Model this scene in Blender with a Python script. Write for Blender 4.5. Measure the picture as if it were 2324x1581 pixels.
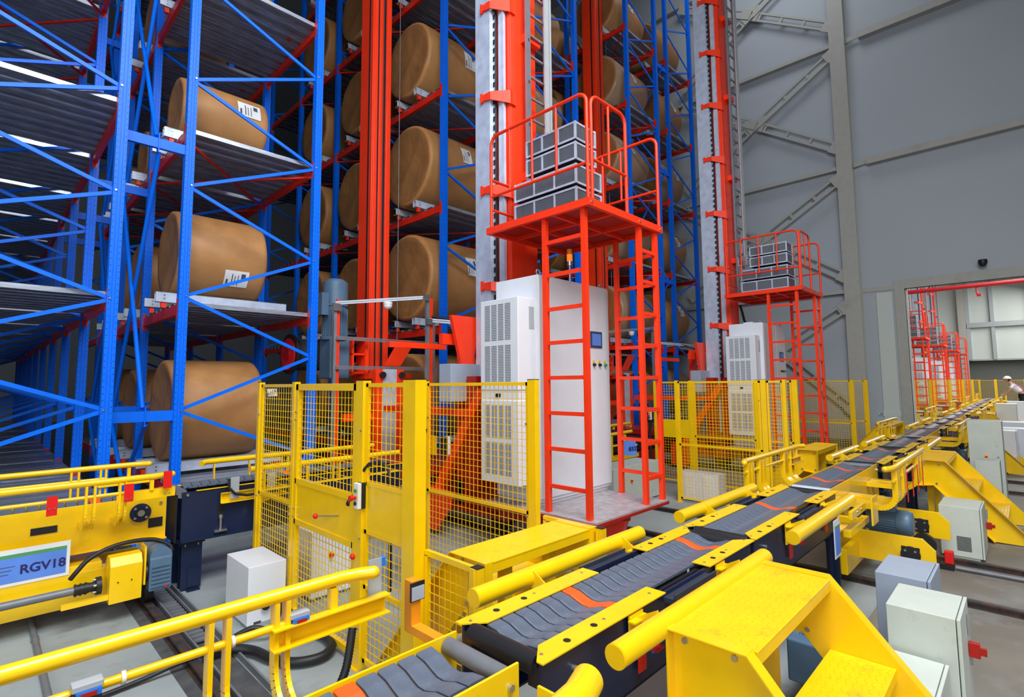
import bpy, bmesh, math, random
from mathutils import Vector, Matrix
random.seed(7)
for o in list(bpy.data.objects): bpy.data.objects.remove(o, do_unlink=True)
sc = bpy.context.scene
COL = sc.collection
PI = math.pi
# ------------------------------------------------------------------ camera
HC = 2.1
yaw, pitch, roll = [math.radians(a) for a in (44.55, 4.89, -0.44)]
F = Vector((math.cos(yaw)*math.cos(pitch), math.sin(yaw)*math.cos(pitch), math.sin(pitch)))
R = F.cross(Vector((0, 0, 1))).normalized(); U = R.cross(F)
R, U = R*math.cos(roll)+U*math.sin(roll), U*math.cos(roll)-R*math.sin(roll)
cd = bpy.data.cameras.new('camera'); cam = bpy.data.objects.new('camera', cd); COL.objects.link(cam)
cam.matrix_world = Matrix(((R.x, U.x, -F.x, 0), (R.y, U.y, -F.y, 0), (R.z, U.z, -F.z, HC), (0, 0, 0, 1)))
cd.sensor_width = 36; cd.lens = 1189.2/2324*36
cd.shift_x = 3.2/2324; cd.shift_y = -22.6/2324
cd.clip_start = 0.05; cd.clip_end = 300
sc.camera = cam
# ------------------------------------------------------------------ light
w = bpy.data.worlds.new('daylight'); sc.world = w; w.use_nodes = True
bg = w.node_tree.nodes['Background']; bg.inputs[0].default_value = (0.80, 0.90, 1.0, 1); bg.inputs[1].default_value = 0.06
def area(name, loc, tgt, sx, sy, power, color):
    ld = bpy.data.lights.new(name, 'AREA'); ld.shape = 'RECTANGLE'; ld.size = sx; ld.size_y = sy
    ld.energy = power; ld.color = color
    o = bpy.data.objects.new(name, ld); COL.objects.link(o); o.location = loc
    d = Vector(tgt)-Vector(loc); o.rotation_euler = d.to_track_quat('-Z', 'Y').to_euler(); return o
area('assumed_front_light', (-4, -9, 7), (1.0, 5, 1.0), 7, 5, 520, (0.94, 0.97, 1.0))  # assumed daylight from behind the camera, as a bare lamp without any window
area('overhead_fill_light', (1.2, -1.2, 10.5), (2.6, 4.5, 0), 7, 5, 1750, (0.96, 0.98, 1.0))  # added overhead fill lamp below the closed ceiling; the roof has no skylight
area('left_fill_light', (-9.5, -1.5, 6), (3, 4.5, 1.5), 6, 5, 620, (0.97, 0.98, 1.0))  # added fill to lift the left-facing sides; no window stands there
area('wall_fill_light', (15.2, 5.0, 18.5), (19.4, 6.5, 7), 5, 3, 240, (0.94, 0.97, 1.0))  # added fill that brightens part of the cross wall; no roof opening exists
area('assumed_hall_light', (40, -2, 9), (40, 1, 0), 36, 6, 4000, (1.0, 0.99, 0.95))  # assumed light for the far hall; one unseen area lamp, no fittings built
sc.view_settings.view_transform = 'Standard'; sc.view_settings.look = 'None'
sc.view_settings.exposure = -0.12; sc.view_settings.gamma = 1.0
try: sc.view_settings.use_curve_mapping = False
except Exception: pass
# ------------------------------------------------------------------ materials
def srgb(r, g, b):
    f = lambda c: ((c/255)/12.92 if c/255 <= 0.04045 else ((c/255+0.055)/1.055)**2.4)
    return (f(r), f(g), f(b), 1)
MATS = {}
def mat(name, rgb, rough=0.45, metal=0.0, var=0.06, scale=6.0, bump=0.0, bscale=40.0, bdist=.02, dirt=None, dscale=3.0, dmin=0.55, dmax=0.75, emit=None, spec=0.5, alpha=1.0, stretch=None):
    m = bpy.data.materials.new(name); m.use_nodes = True; nt = m.node_tree; b = nt.nodes['Principled BSDF']
    L = nt.links.new
    tc = nt.nodes.new('ShaderNodeTexCoord'); vec = tc.outputs['Object']
    if stretch:
        mp = nt.nodes.new('ShaderNodeMapping'); mp.inputs['Scale'].default_value = stretch; L(vec, mp.inputs[0]); vec = mp.outputs[0]
    n = nt.nodes.new('ShaderNodeTexNoise'); n.inputs['Scale'].default_value = scale; n.inputs['Detail'].default_value = 5; L(vec, n.inputs['Vector'])
    r = nt.nodes.new('ShaderNodeValToRGB'); L(n.outputs['Fac'], r.inputs[0])
    c = Vector(rgb[:3]); a = c*(1-var); d = c*(1+var)
    r.color_ramp.elements[0].position = .3; r.color_ramp.elements[1].position = .7
    r.color_ramp.elements[0].color = (*a, 1); r.color_ramp.elements[1].color = (min(d.x, 1), min(d.y, 1), min(d.z, 1), 1)
    out = r.outputs[0]
    if dirt:
        n2 = nt.nodes.new('ShaderNodeTexNoise'); n2.inputs['Scale'].default_value = dscale; n2.inputs['Detail'].default_value = 8; n2.inputs['Roughness'].default_value = .65; L(vec, n2.inputs['Vector'])
        r2 = nt.nodes.new('ShaderNodeMapRange'); r2.inputs['From Min'].default_value = dmin; r2.inputs['From Max'].default_value = dmax; L(n2.outputs['Fac'], r2.inputs['Value'])
        mx = nt.nodes.new('ShaderNodeMix'); mx.data_type = 'RGBA'; L(r2.outputs[0], mx.inputs[0]); L(out, mx.inputs[6]); mx.inputs[7].default_value = dirt; out = mx.outputs[2]
    L(out, b.inputs['Base Color'])
    b.inputs['Roughness'].default_value = rough; b.inputs['Metallic'].default_value = metal
    b.inputs['Specular IOR Level'].default_value = spec
    if bump:
        n3 = nt.nodes.new('ShaderNodeTexNoise'); n3.inputs['Scale'].default_value = bscale; L(vec, n3.inputs['Vector'])
        bp = nt.nodes.new('ShaderNodeBump'); bp.inputs['Strength'].default_value = bump; bp.inputs['Distance'].default_value = bdist; L(n3.outputs['Fac'], bp.inputs['Height']); L(bp.outputs[0], b.inputs['Normal'])
    if emit: b.inputs['Emission Color'].default_value = emit[0]; b.inputs['Emission Strength'].default_value = emit[1]
    if alpha < 1: b.inputs['Alpha'].default_value = alpha
    MATS[name] = m; return m
BLUE = mat('blue_rack_paint', srgb(0, 110, 244), .42, var=.05, spec=.25)
RACKRED = mat('red_rack_beam_paint', srgb(214, 38, 14), .42, var=.10, dirt=srgb(150, 60, 50), dscale=4, dmin=.6, dmax=.85)
ORANGE = mat('orange_crane_paint', srgb(250, 58, 16), .40, var=.05)
DRED = mat('dark_red_crane_paint', srgb(170, 24, 12), .45, var=.1)
YEL = mat('yellow_guard_paint', srgb(250, 203, 6), .28, var=.04, dirt=srgb(205, 160, 20), dscale=2.2, dmin=.58, dmax=.9)
YEL.node_tree.nodes['Principled BSDF'].inputs['Coat Weight'].default_value = .4; YEL.node_tree.nodes['Principled BSDF'].inputs['Coat Roughness'].default_value = .12
YELD = mat('yellow_worn_paint', srgb(244, 198, 10), .40, var=.06, dirt=srgb(170, 130, 50), dscale=5, dmin=.58, dmax=.85)
AMBER = mat('amber_bracket_paint', srgb(238, 150, 20), .5, var=.05)
GUARD = mat('dark_rubber_guard', srgb(48, 56, 72), .45, var=.15)
NAVY = mat('navy_frame_paint', srgb(20, 34, 66), .40, var=.12, dirt=srgb(60, 62, 70), dscale=5, dmin=.62, dmax=.85)
BLACK = mat('black_rubber', srgb(26, 27, 31), .5, var=.15)
STEEL = mat('bolt_steel', srgb(190, 195, 200), .3, metal=.9)
ALU = mat('aluminium_profile', srgb(160, 166, 176), .42, metal=.65, var=.08)
GALV = mat('galvanised_deck', srgb(168, 176, 190), .34, metal=.55, var=.28, scale=9, stretch=(.6, 4, 4))
GALVB = mat('galvanised_guide_rail', srgb(200, 212, 232), .38, metal=.30, var=.14, scale=7)
CHECK = mat('worn_chequer_plate_steel', srgb(184, 178, 182), .5, metal=.35, var=.2, scale=12)
CAB = mat('pale_cabinet_paint', srgb(222, 228, 236), .42, var=.015)
CABG = mat('grey_cabinet_paint', srgb(198, 206, 196), .5, var=.04, dirt=srgb(120, 116, 104), dscale=3, dmin=.62, dmax=.9)
BOXG = mat('blue_grey_box_paint', srgb(160, 172, 190), .4, var=.04)
VENT = mat('grey_vent_slot', srgb(120, 128, 140), .6)
SLOT = mat('dark_slot', srgb(60, 64, 70), .7)
SLAT = mat('grey_rubber_slat', srgb(90, 101, 118), .38, var=.15, scale=9, dirt=srgb(120, 130, 142), dscale=14, dmin=.55, dmax=.85)
SLATO = mat('orange_rubber_slat', srgb(240, 92, 26), .5, var=.06, dirt=srgb(180, 110, 70), dscale=10, dmin=.6, dmax=.9)
MOTOR = mat('motor_blue_grey_paint', srgb(84, 112, 138), .4, var=.1)
KRAFT = mat('brown_kraft_wrap', srgb(178, 128, 76), .55, var=.10, scale=2.2, bump=.25, bscale=7, dirt=srgb(160, 110, 62), dscale=1.6, dmin=.5, dmax=.75)
KRAFTE = mat('kraft_end_wrap', srgb(150, 106, 60), .6, var=.14, scale=2.0, bump=.8, bscale=3, bdist=.05)
PAPER = mat('white_label_paper', srgb(226, 228, 230), .6, var=.02)
INK = mat('printed_ink', srgb(70, 74, 90), .7)
INKB = mat('dark_blue_ink', srgb(36, 30, 96), .6)
SIGNB = mat('blue_sign_print', srgb(92, 138, 226), .5, var=.12, scale=3)
SIGNG = mat('green_sign_print', srgb(80, 150, 100), .5)
RED = mat('bright_red_paint', srgb(222, 24, 22), .4)
GREEN = mat('green_button', srgb(20, 150, 110), .35)
BTNY = mat('yellow_button', srgb(236, 200, 20), .4)
BLUEP = mat('blue_plastic', srgb(30, 120, 225), .35)
PIPE = mat('grey_conduit', srgb(120, 124, 130), .5, metal=.3, var=.15)
RUST = mat('worn_rail_steel', srgb(70, 64, 64), .5, metal=.4, var=.3, scale=14, dirt=srgb(120, 78, 52), dscale=6, dmin=.5, dmax=.75)
GREYP = mat('light_grey_paint', srgb(168, 174, 178), .5, var=.04)
GLOWO = mat('orange_beacon_lens', srgb(255, 110, 20), .3, emit=(srgb(255, 100, 6), 1.6))
WHITE = mat('white_plastic', srgb(232, 232, 230), .4)
SCREEN = mat('hmi_screen', srgb(48, 70, 110), .25)
SKIN = mat('skin', srgb(190, 140, 110), .5)
SHIRT = mat('white_shirt', srgb(226, 230, 240), .8)
TROUS = mat('dark_trousers', srgb(24, 26, 34), .8)
PINK = mat('pink_strap', srgb(220, 90, 140), .6)
TRIM = mat('wall_steel_paint', srgb(176, 178, 172), .55, var=.04, dirt=srgb(140, 136, 124), dscale=.7, dmin=.6, dmax=.9)
WALLM = mat('wall_panel', srgb(176, 186, 194), .6, var=.02, scale=.5)
HALLW = mat('hall_wall_panel', srgb(206, 216, 212), .6, var=.02, scale=.5)
PIPER = mat('red_sprinkler_pipe', srgb(205, 30, 44), .4)
SHUT = mat('grey_shutter', srgb(104, 108, 104), .7)
# patterned materials
def hole_mat():
    m = BLUE.copy(); m.name = 'blue_post_with_holes'; nt = m.node_tree; L = nt.links.new; b = nt.nodes['Principled BSDF']
    tc = nt.nodes['Texture Coordinate']; s = nt.nodes.new('ShaderNodeSeparateXYZ'); L(tc.outputs['Object'], s.inputs[0])
    def mth(op, a, c=None):
        n = nt.nodes.new('ShaderNodeMath'); n.operation = op
        for i, v in enumerate((a, c)):
            if v is None: continue
            if isinstance(v, (int, float)): n.inputs[i].default_value = v
            else: L(v, n.inputs[i])
        return n.outputs[0]
    fz = mth('SUBTRACT', mth('FRACT', mth('DIVIDE', s.outputs[2], .076)), .5)
    dz = mth('MULTIPLY', fz, .076)
    def near(coord, c0): return mth('SUBTRACT', mth('ABSOLUTE', mth('SUBTRACT', mth('ABSOLUTE', coord), c0)), 0)
    dx = near(s.outputs[0], .041); dy = near(s.outputs[1], .043)
    d = mth('MINIMUM', dx, dy)
    rr = mth('SQRT', mth('ADD', mth('MULTIPLY', d, d), mth('MULTIPLY', dz, dz)))
    hole = mth('LESS_THAN', rr, .0055)
    src = b.inputs['Base Color'].links[0].from_socket
    mx = nt.nodes.new('ShaderNodeMix'); mx.data_type = 'RGBA'; L(hole, mx.inputs[0]); L(src, mx.inputs[6]); mx.inputs[7].default_value = srgb(4, 20, 60); L(mx.outputs[2], b.inputs['Base Color'])
    return m
POST = hole_mat()
def tread_mat():
    m = YELD.copy(); m.name = 'yellow_tread_plate'; nt = m.node_tree; L = nt.links.new; b = nt.nodes['Principled BSDF']
    tc = nt.nodes['Texture Coordinate']
    hs = []
    for ang, off in ((35, 0), (-35, .5)):
        mp = nt.nodes.new('ShaderNodeMapping'); mp.inputs['Rotation'].default_value[2] = math.radians(ang); mp.inputs['Location'].default_value = (off*.03, off*.03, 0); L(tc.outputs['Object'], mp.inputs[0])
        s = nt.nodes.new('ShaderNodeSeparateXYZ'); L(mp.outputs[0], s.inputs[0])
        vals = []
        for i, (per, w_) in enumerate(((.058, .38), (.026, .16))):
            d = nt.nodes.new('ShaderNodeMath'); d.operation = 'DIVIDE'; L(s.outputs[i], d.inputs[0]); d.inputs[1].default_value = per
            fr = nt.nodes.new('ShaderNodeMath'); fr.operation = 'FRACT'; L(d.outputs[0], fr.inputs[0])
            sb = nt.nodes.new('ShaderNodeMath'); sb.operation = 'SUBTRACT'; L(fr.outputs[0], sb.inputs[0]); sb.inputs[1].default_value = .5
            ab = nt.nodes.new('ShaderNodeMath'); ab.operation = 'ABSOLUTE'; L(sb.outputs[0], ab.inputs[0])
            lt = nt.nodes.new('ShaderNodeMath'); lt.operation = 'LESS_THAN'; L(ab.outputs[0], lt.inputs[0]); lt.inputs[1].default_value = w_
            vals.append(lt.outputs[0])
        mu = nt.nodes.new('ShaderNodeMath'); mu.operation = 'MULTIPLY'; L(vals[0], mu.inputs[0]); L(vals[1], mu.inputs[1]); hs.append(mu.outputs[0])
    ck = nt.nodes.new('ShaderNodeTexChecker'); ck.inputs['Scale'].default_value = 16; L(tc.outputs['Object'], ck.inputs['Vector'])
    mx = nt.nodes.new('ShaderNodeMix'); mx.data_type = 'FLOAT'; L(ck.outputs['Fac'], mx.inputs[0]); L(hs[0], mx.inputs[2]); L(hs[1], mx.inputs[3])
    bp = nt.nodes.new('ShaderNodeBump'); bp.inputs['Strength'].default_value = .8; bp.inputs['Distance'].default_value = .004; L(mx.outputs[0], bp.inputs['Height']); L(bp.outputs[0], b.inputs['Normal'])
    return m
TREAD = tread_mat()
def floor_mat():
    m = mat('concrete_floor', srgb(150, 160, 162), .55, var=.12, scale=1.3, dirt=srgb(88, 88, 86), dscale=.9, dmin=.52, dmax=.75, bump=.1, bscale=30)
    return m
FLOORM = floor_mat()
def perf_mat():
    m = mat('perforated_grey_steel', srgb(128, 138, 148), .45, metal=.3, var=.06); nt = m.node_tree; L = nt.links.new; b = nt.nodes['Principled BSDF']
    tc = nt.nodes['Texture Coordinate']; s = nt.nodes.new('ShaderNodeSeparateXYZ'); L(tc.outputs['Object'], s.inputs[0])
    def mth(op, a, c=None):
        n = nt.nodes.new('ShaderNodeMath'); n.operation = op
        for i, v in enumerate((a, c)):
            if v is None: continue
            if isinstance(v, (int, float)): n.inputs[i].default_value = v
            else: L(v, n.inputs[i])
        return n.outputs[0]
    fs = [mth('LESS_THAN', mth('ABSOLUTE', mth('SUBTRACT', mth('FRACT', mth('DIVIDE', s.outputs[i], .019)), .5)), .32) for i in range(3)]
    # on an x-facing side use y,z ; on a y-facing side use x,z
    g = nt.nodes.new('ShaderNodeNewGeometry'); sn = nt.nodes.new('ShaderNodeSeparateXYZ'); L(g.outputs['Normal'], sn.inputs[0])
    ax = mth('GREATER_THAN', mth('ABSOLUTE', sn.outputs[0]), .5); up = mth('LESS_THAN', mth('ABSOLUTE', sn.outputs[2]), .5)
    mx0 = nt.nodes.new('ShaderNodeMix'); mx0.data_type = 'FLOAT'; L(ax, mx0.inputs[0]); L(fs[0], mx0.inputs[2]); L(fs[1], mx0.inputs[3])
    hole = mth('MULTIPLY', mth('MULTIPLY', mx0.outputs[0], fs[2]), up)
    src = b.inputs['Base Color'].links[0].from_socket
    mx = nt.nodes.new('ShaderNodeMix'); mx.data_type = 'RGBA'; L(hole, mx.inputs[0]); L(src, mx.inputs[6]); mx.inputs[7].default_value = srgb(34, 40, 48); L(mx.outputs[2], b.inputs['Base Color'])
    return m
PERF = perf_mat()
# ------------------------------------------------------------------ mesh helpers
class M:
    def __init__(s): s.v = []; s.f = []; s.sm = []
    def add(s, vs, fs, smooth=False):
        n = len(s.v); s.v += [tuple(x) for x in vs]
        for f in fs: s.f.append(tuple(n+i for i in f)); s.sm.append(smooth)
        return s
    def box(s, x0, y0, z0, x1, y1, z1):
        x0, x1 = sorted((x0, x1)); y0, y1 = sorted((y0, y1)); z0, z1 = sorted((z0, z1))
        return s.add([(x0, y0, z0), (x1, y0, z0), (x1, y1, z0), (x0, y1, z0), (x0, y0, z1), (x1, y0, z1), (x1, y1, z1), (x0, y1, z1)],
              [(0, 3, 2, 1), (4, 5, 6, 7), (0, 1, 5, 4), (1, 2, 6, 5), (2, 3, 7, 6), (3, 0, 4, 7)])
    def bar(s, p, q, w, h, up=(0, 0, 1)):
        p = Vector(p); q = Vector(q); d = (q-p).normalized(); u = Vector(up)
        if abs(d.dot(u)) > .98: u = Vector((0, 1, 0))
        r = d.cross(u).normalized(); u = r.cross(d)
        vs = []
        for c in (p, q):
            for a, b in ((-1, -1), (1, -1), (1, 1), (-1, 1)): vs.append(c+r*(a*w/2)+u*(b*h/2))
        return s.add(vs, [(0, 1, 2, 3), (7, 6, 5, 4), (0, 4, 5, 1), (1, 5, 6, 2), (2, 6, 7, 3), (3, 7, 4, 0)])
    def chan(s, p, q, w, h, t=.006, up=(0, 0, 1), flip=1):
        # C channel: web in the middle plane, flanges to one side
        p = Vector(p); q = Vector(q); d = (q-p).normalized(); u = Vector(up)
        if abs(d.dot(u)) > .98: u = Vector((0, 1, 0))
        r = d.cross(u).normalized()*flip; u2 = (d.cross(r)).normalized()
        s.bar(p+r*0, q+r*0, t, h, up)
        for k in (-1, 1):
            o = u2*(k*(h/2-t/2))+r*(w/2)
            s.bar(p+o, q+o, w, t, up)
        return s
    def tube(s, pts, r, n=12, cap=True):
        pts = [Vector(p) for p in pts]; k = len(pts)
        if not isinstance(r, (list, tuple)): r = [r]*k
        T = []
        for i in range(k):
            a = pts[max(i-1, 0)]; b = pts[min(i+1, k-1)]; T.append((b-a).normalized())
        ref = Vector((0, 0, 1)) if abs(T[0].z) < .9 else Vector((1, 0, 0))
        N = (ref-T[0]*ref.dot(T[0])).normalized(); vs = []
        for i in range(k):
            N = (N-T[i]*N.dot(T[i])).normalized(); B = T[i].cross(N)
            for j in range(n):
                a = 2*PI*j/n; vs.append(pts[i]+(N*math.cos(a)+B*math.sin(a))*r[i])
        fs = [(i*n+j, i*n+(j+1) % n, (i+1)*n+(j+1) % n, (i+1)*n+j) for i in range(k-1) for j in range(n)]
        s.add(vs, fs, True)
        if cap:
            s.add(vs[:n], [tuple(range(n))[::-1]]); s.add(vs[-n:], [tuple(range(n))])
        return s
    def cyl(s, c, ax, r, h, n=20, r2=None):
        a = {'x': Vector((1, 0, 0)), 'y': Vector((0, 1, 0)), 'z': Vector((0, 0, 1))}[ax] if isinstance(ax, str) else Vector(ax).normalized()
        c = Vector(c); return s.tube([c-a*h/2, c+a*h/2], [r, r if r2 is None else r2], n)
    def prism(s, poly, ax, a, b, smooth=False):
        # poly: list of 2d points in the plane across axis ax (x:(y,z) y:(x,z) z:(x,y))
        def P(p, t): return {'x': (t, p[0], p[1]), 'y': (p[0], t, p[1]), 'z': (p[0], p[1], t)}[ax]
        n = len(poly); vs = [P(p, a) for p in poly]+[P(p, b) for p in poly]
        fs = [tuple(range(n))[::-1], tuple(range(n, 2*n))]+[(i, (i+1) % n, n+(i+1) % n, n+i) for i in range(n)]
        return s.add(vs, fs, smooth)
    def ribbon(s, pts, ax, a, b, t):
        # a bent plate: polyline in the plane across ax, thickness t, from a to b
        n = len(pts); off = []
        for i in range(n):
            p = Vector(pts[max(i-1, 0)]); q = Vector(pts[min(i+1, n-1)]); d = (q-p).normalized(); off.append((pts[i][0]-d.y*t, pts[i][1]+d.x*t))
        for i in range(n-1): s.prism([pts[i], pts[i+1], off[i+1], off[i]], ax, a, b)
        return s
    def sphere(s, c, r, nu=14, nv=8, sc=(1, 1, 1), half=False):
        vs = []; fs = []; v1 = nv
        for i in range(nv+1):
            t = (PI/2 if half else PI)*i/nv
            for j in range(nu):
                a = 2*PI*j/nu; vs.append((c[0]+r*sc[0]*math.sin(t)*math.cos(a), c[1]+r*sc[1]*math.sin(t)*math.sin(a), c[2]+r*sc[2]*math.cos(t)))
        for i in range(nv):
            for j in range(nu): fs.append((i*nu+j, (i+1)*nu+j, (i+1)*nu+(j+1) % nu, i*nu+(j+1) % nu))
        return s.add(vs, fs, True)
    def mesh(s, name, o=(0, 0, 0)):
        me = bpy.data.meshes.new(name); me.from_pydata([(v[0]-o[0], v[1]-o[1], v[2]-o[2]) for v in s.v], [], s.f); 
        me.polygons.foreach_set('use_smooth', s.sm); me.update()
        bm = bmesh.new(); bm.from_mesh(me); bmesh.ops.recalc_face_normals(bm, faces=bm.faces); bm.to_mesh(me); bm.free()
        return me
KIDS = {}
def reg(o):
    if o.parent: KIDS.setdefault(o.parent.name, []).append(o)
    return o
def worldloc(o):
    v = Vector((0, 0, 0))
    while o: v += o.location; o = o.parent
    return v
def build(mb, name, m, parent=None, loc=None, bevel=0, label=None):
    """links the collected shapes (world coordinates) as one mesh object"""
    base = worldloc(parent) if parent else Vector((0, 0, 0))
    org = Vector(loc) if loc else base
    me = mb.mesh(name, org); me.materials.append(m)
    o = bpy.data.objects.new(name, me); COL.objects.link(o)
    o.parent = parent; o.location = org-base; reg(o)
    if bevel:
        bv = o.modifiers.new('bevel', 'BEVEL'); bv.width = bevel; bv.segments = 2; bv.limit_method = 'ANGLE'; bv.angle_limit = math.radians(40)
    if label: o['label'] = label
    return o
def tag(o, label, cat, group=None, kind=None):
    o['label'] = label; o['category'] = cat
    if group: o['group'] = group
    if kind: o['kind'] = kind
    return o
def thing(name, label, cat, loc, group=None):
    o = bpy.data.objects.new(name, None); COL.objects.link(o); o.location = loc; o.empty_display_size = .1
    return tag(o, label, cat, group)
def struct(name, mb, m, bevel=0):
    o = build(mb, name, m, bevel=bevel); o['kind'] = 'structure'; return o
def inst(me, name, parent, wl, m=None):
    o = bpy.data.objects.new(name, me); COL.objects.link(o); o.parent = parent
    o.location = Vector(wl)-(worldloc(parent) if parent else Vector((0, 0, 0))); return reg(o)
def copy_tree(o, loc=None, parent=None, label=None, group=None):
    c = o.copy(); COL.objects.link(c)
    if parent: c.parent = parent
    if loc is not None: c.location = loc
    if label: c['label'] = label
    if group: c['group'] = group
    reg(c)
    for ch in list(KIDS.get(o.name, [])): copy_tree(ch, None, c)
    return c
def arc(c, r, a0, a1, n, plane='xz', z=0):
    out = []
    for i in range(n+1):
        a = math.radians(a0+(a1-a0)*i/n); p = (c[0]+r*math.cos(a), c[1]+r*math.sin(a))
        out.append({'xz': (p[0], z, p[1]), 'yz': (z, p[0], p[1]), 'xy': (p[0], p[1], z)}[plane])
    return out
def bolts(pts, ax, r=.012, h=.012, mb=None):
    mb = mb or M()
    for p in pts: mb.cyl(p, ax, r, h, 6)
    return mb
def text(body, size, loc, rot, m, parent, name='lettering'):
    cu = bpy.data.curves.new(name, 'FONT'); cu.body = body; cu.size = size; cu.extrude = .0006; cu.offset = size*.022; cu.align_x = 'CENTER'; cu.align_y = 'CENTER'
    tmp = bpy.data.objects.new('tmp', cu); COL.objects.link(tmp); bpy.context.view_layer.update()
    me = bpy.data.meshes.new_from_object(tmp.evaluated_get(bpy.context.evaluated_depsgraph_get())); bpy.data.objects.remove(tmp, do_unlink=True); bpy.data.curves.remove(cu)
    me.materials.clear(); me.materials.append(m); o = bpy.data.objects.new(name, me); COL.objects.link(o); o.parent = parent
    o.location = Vector(loc)-(worldloc(parent) if parent else Vector((0, 0, 0))); o.rotation_euler = rot; return reg(o)
# ================================================================== setting
struct('floor', M().box(-14, -14, -.2, 64, 46, 0), FLOORM)
struct('floor_2', M().box(2.0, -14, 0, 19.4, 1.15, .0015), mat('dusty_dimmed_brown_concrete', srgb(122, 116, 106), .65, var=.16, scale=1.5, dirt=srgb(150, 152, 152), dscale=.8, dmin=.5, dmax=.7))  # brown dusty slab, its colour also darkened for the weaker light on this side
struct('ceiling', M().box(-14, -14, 21, 64, 46, 21.3), GREYP)
XW = 19.5
WY0, WY1, WZ = -6.0, 2.49, 4.86          # the opening in the cross wall
w_ = M().box(XW, WY1, 0, XW+.12, 40, 21).box(XW, WY0, WZ, XW+.12, WY1, 21).box(XW, -14, 0, XW+.12, WY0, 21)
struct('wall_cross', w_, WALLM)
struct('wall_far', M().box(60, 3.6, 0, 60.15, 30, 21).box(60, -3.5, 3.8, 60.15, 3.6, 21).box(60, -14, 0, 60.15, -3.5, 21), HALLW)
struct('wall_back', M().box(-14, 42, 0, 64, 42.2, 21), GREYP)
struct('wall_left', M().box(-14.2, -14, 0, -14, 42, 21), GREYP)
struct('trim_1', M().box(XW-.30, 3.56, 0, XW-.28, 4.0, 21).box(XW-.02, 3.56, 0, XW, 4.0, 21).box(XW-.28, 3.765, 0, XW-.02, 3.795, 21), TRIM)   # steel column
struct('trim_2', M().box(XW-.05, 2.49, 0, XW+.11, 2.74, WZ).box(XW-.05, WY0, WZ, XW+.14, 2.74, WZ+.28).box(XW-.03, 2.74, 4.86, XW, 3.56, 5.0), TRIM)
struct('trim_3', M().box(XW-.012, 2.52, 0, XW+.16, 2.495, WZ).box(XW+.14, 2.44, 0, XW+.16, 2.5, WZ), WHITE)
d = M().box(XW-.05, 2.80, .03, XW-.01, 3.2, 4.8)
dr = struct('door_1', d, HALLW)
build(M().box(XW-.06, 2.78, 1.02, XW-.045, 3.22, 1.2), 'kick_rail', HALLW, dr)
build(M().tube([(XW-.06, 3.24, 1.1), (XW-.14, 3.24, 1.1), (XW-.14, 3.32, 1.1)], .012), 'door_handle', STEEL, dr)
# horizontal rails of the cross wall
gm = M()
for z in (4.95, 9.0, 13.2, 17.4):
    gm.box(XW-.20, 4.0, z-.06, XW-.0, 40, z+.0)
    gm.box(XW-.21, 4.0, z-.07, XW-.20, 40, z+.05)
struct('trim_4', gm, TRIM)
gm = M()
for z in (9.0, 13.2, 17.4):
    gm.box(XW-.22, -14, z-.10, XW-.02, 3.20, z).box(XW-.24, -14, z-.11, XW-.22, 3.2, z+.1)
    gm.prism([(3.56, z+.1), (3.56, z-.1), (2.9, z-.02)], 'x', XW-.16, XW-.14)
struct('trim_5', gm, TRIM)
def lattice(p, q, ox=0):
    # double channel with batten plates lying against the wall, (y,z) ends
    m = M(); a = Vector((XW-.2-ox, *p)); b = Vector((XW-.2-ox, *q)); d = (b-a).normalized(); n = Vector((1, 0, 0)).cross(d)
    for k in (-1, 1): m.bar(a+n*(k*.12), b+n*(k*.12), .075, .07, n)
    L_ = (b-a).length; k = .35
    while k < L_: m.bar(a+d*k-n*.10, a+d*k+n*.10, .05, .09, d); k += .85
    m.bar(a-d*.05-Vector((.05, 0, 0)), a+d*.3-Vector((.05, 0, 0)), .02, .34, n); m.bar(b-d*.4-Vector((.05, 0, 0)), b+d*.05-Vector((.05, 0, 0)), .02, .38, n)
    return m
n = 6
for k, z in enumerate((2.0, 7.05, 11.3, 15.5)):
    c = (6.42, z+.02)
    if k: struct('trim_%d' % n, lattice(c, (3.80, z-1.75)), TRIM); n += 1
    else: struct('trim_%d' % n, lattice((5.9, 3.0), (3.80, 1.05)), TRIM); n += 1
    zz = z+1.65 if k else 4.55
    struct('trim_%d' % n, lattice(c if k else (5.9, 3.25), (3.80, zz), .03), TRIM); n += 1
    if k:
        struct('trim_%d' % (n+30), lattice((6.44, z+.02), (9.1, z-1.75), .06), TRIM); struct('trim_%d' % (n+40), lattice((6.44, z+.02), (9.1, z+1.65), .09), TRIM)
# pale bricks kerb and low dado of the wall
struct('trim_20', M().box(XW-.10, 4.0, 0, XW, 12, .25), SHUT)
# far hall end wall steelwork
pm = M()
for y in (3.42, 1.85, -.4): pm.box(59.7, y-.12, 3.8, 60, y+.12, 21)
pm.box(59.6, -6, 6.55, 59.9, 3.5, 6.95)
struct('trim_21', pm, GREYP)
struct('trim_22', M().box(59.5, 3.55, 0, 59.95, 4.05, 21), TRIM)
struct('trim_23', M().box(59.8, 3.55, 3.7, 60.2, 3.7, 21).box(59.8, -3.5, 3.72, 60.1, 3.6, 3.86), GREYP)
struct('wall_shutter', M().box(60.6, -3.6, 0, 60.7, 3.8, 3.9), SHUT)
struct('wall_side_far', M().box(XW+.12, 12, 0, 60, 12.2, 21), HALLW)
o = build(M().tube([(30, 7, 6.13), (30, -6, 6.17)], .09, 14).tube([(30.0, 1.35, 6.13), (30, 1.35, 5.85), (29.98, 1.28, 5.75)], .03, 8).box(29.9, 1.2, 5.68, 30.1, 1.36, 5.78), 'sprinkler_pipe', PIPER)
tag(o, 'red sprinkler pipe running below the header of the far hall', 'pipe')
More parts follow.
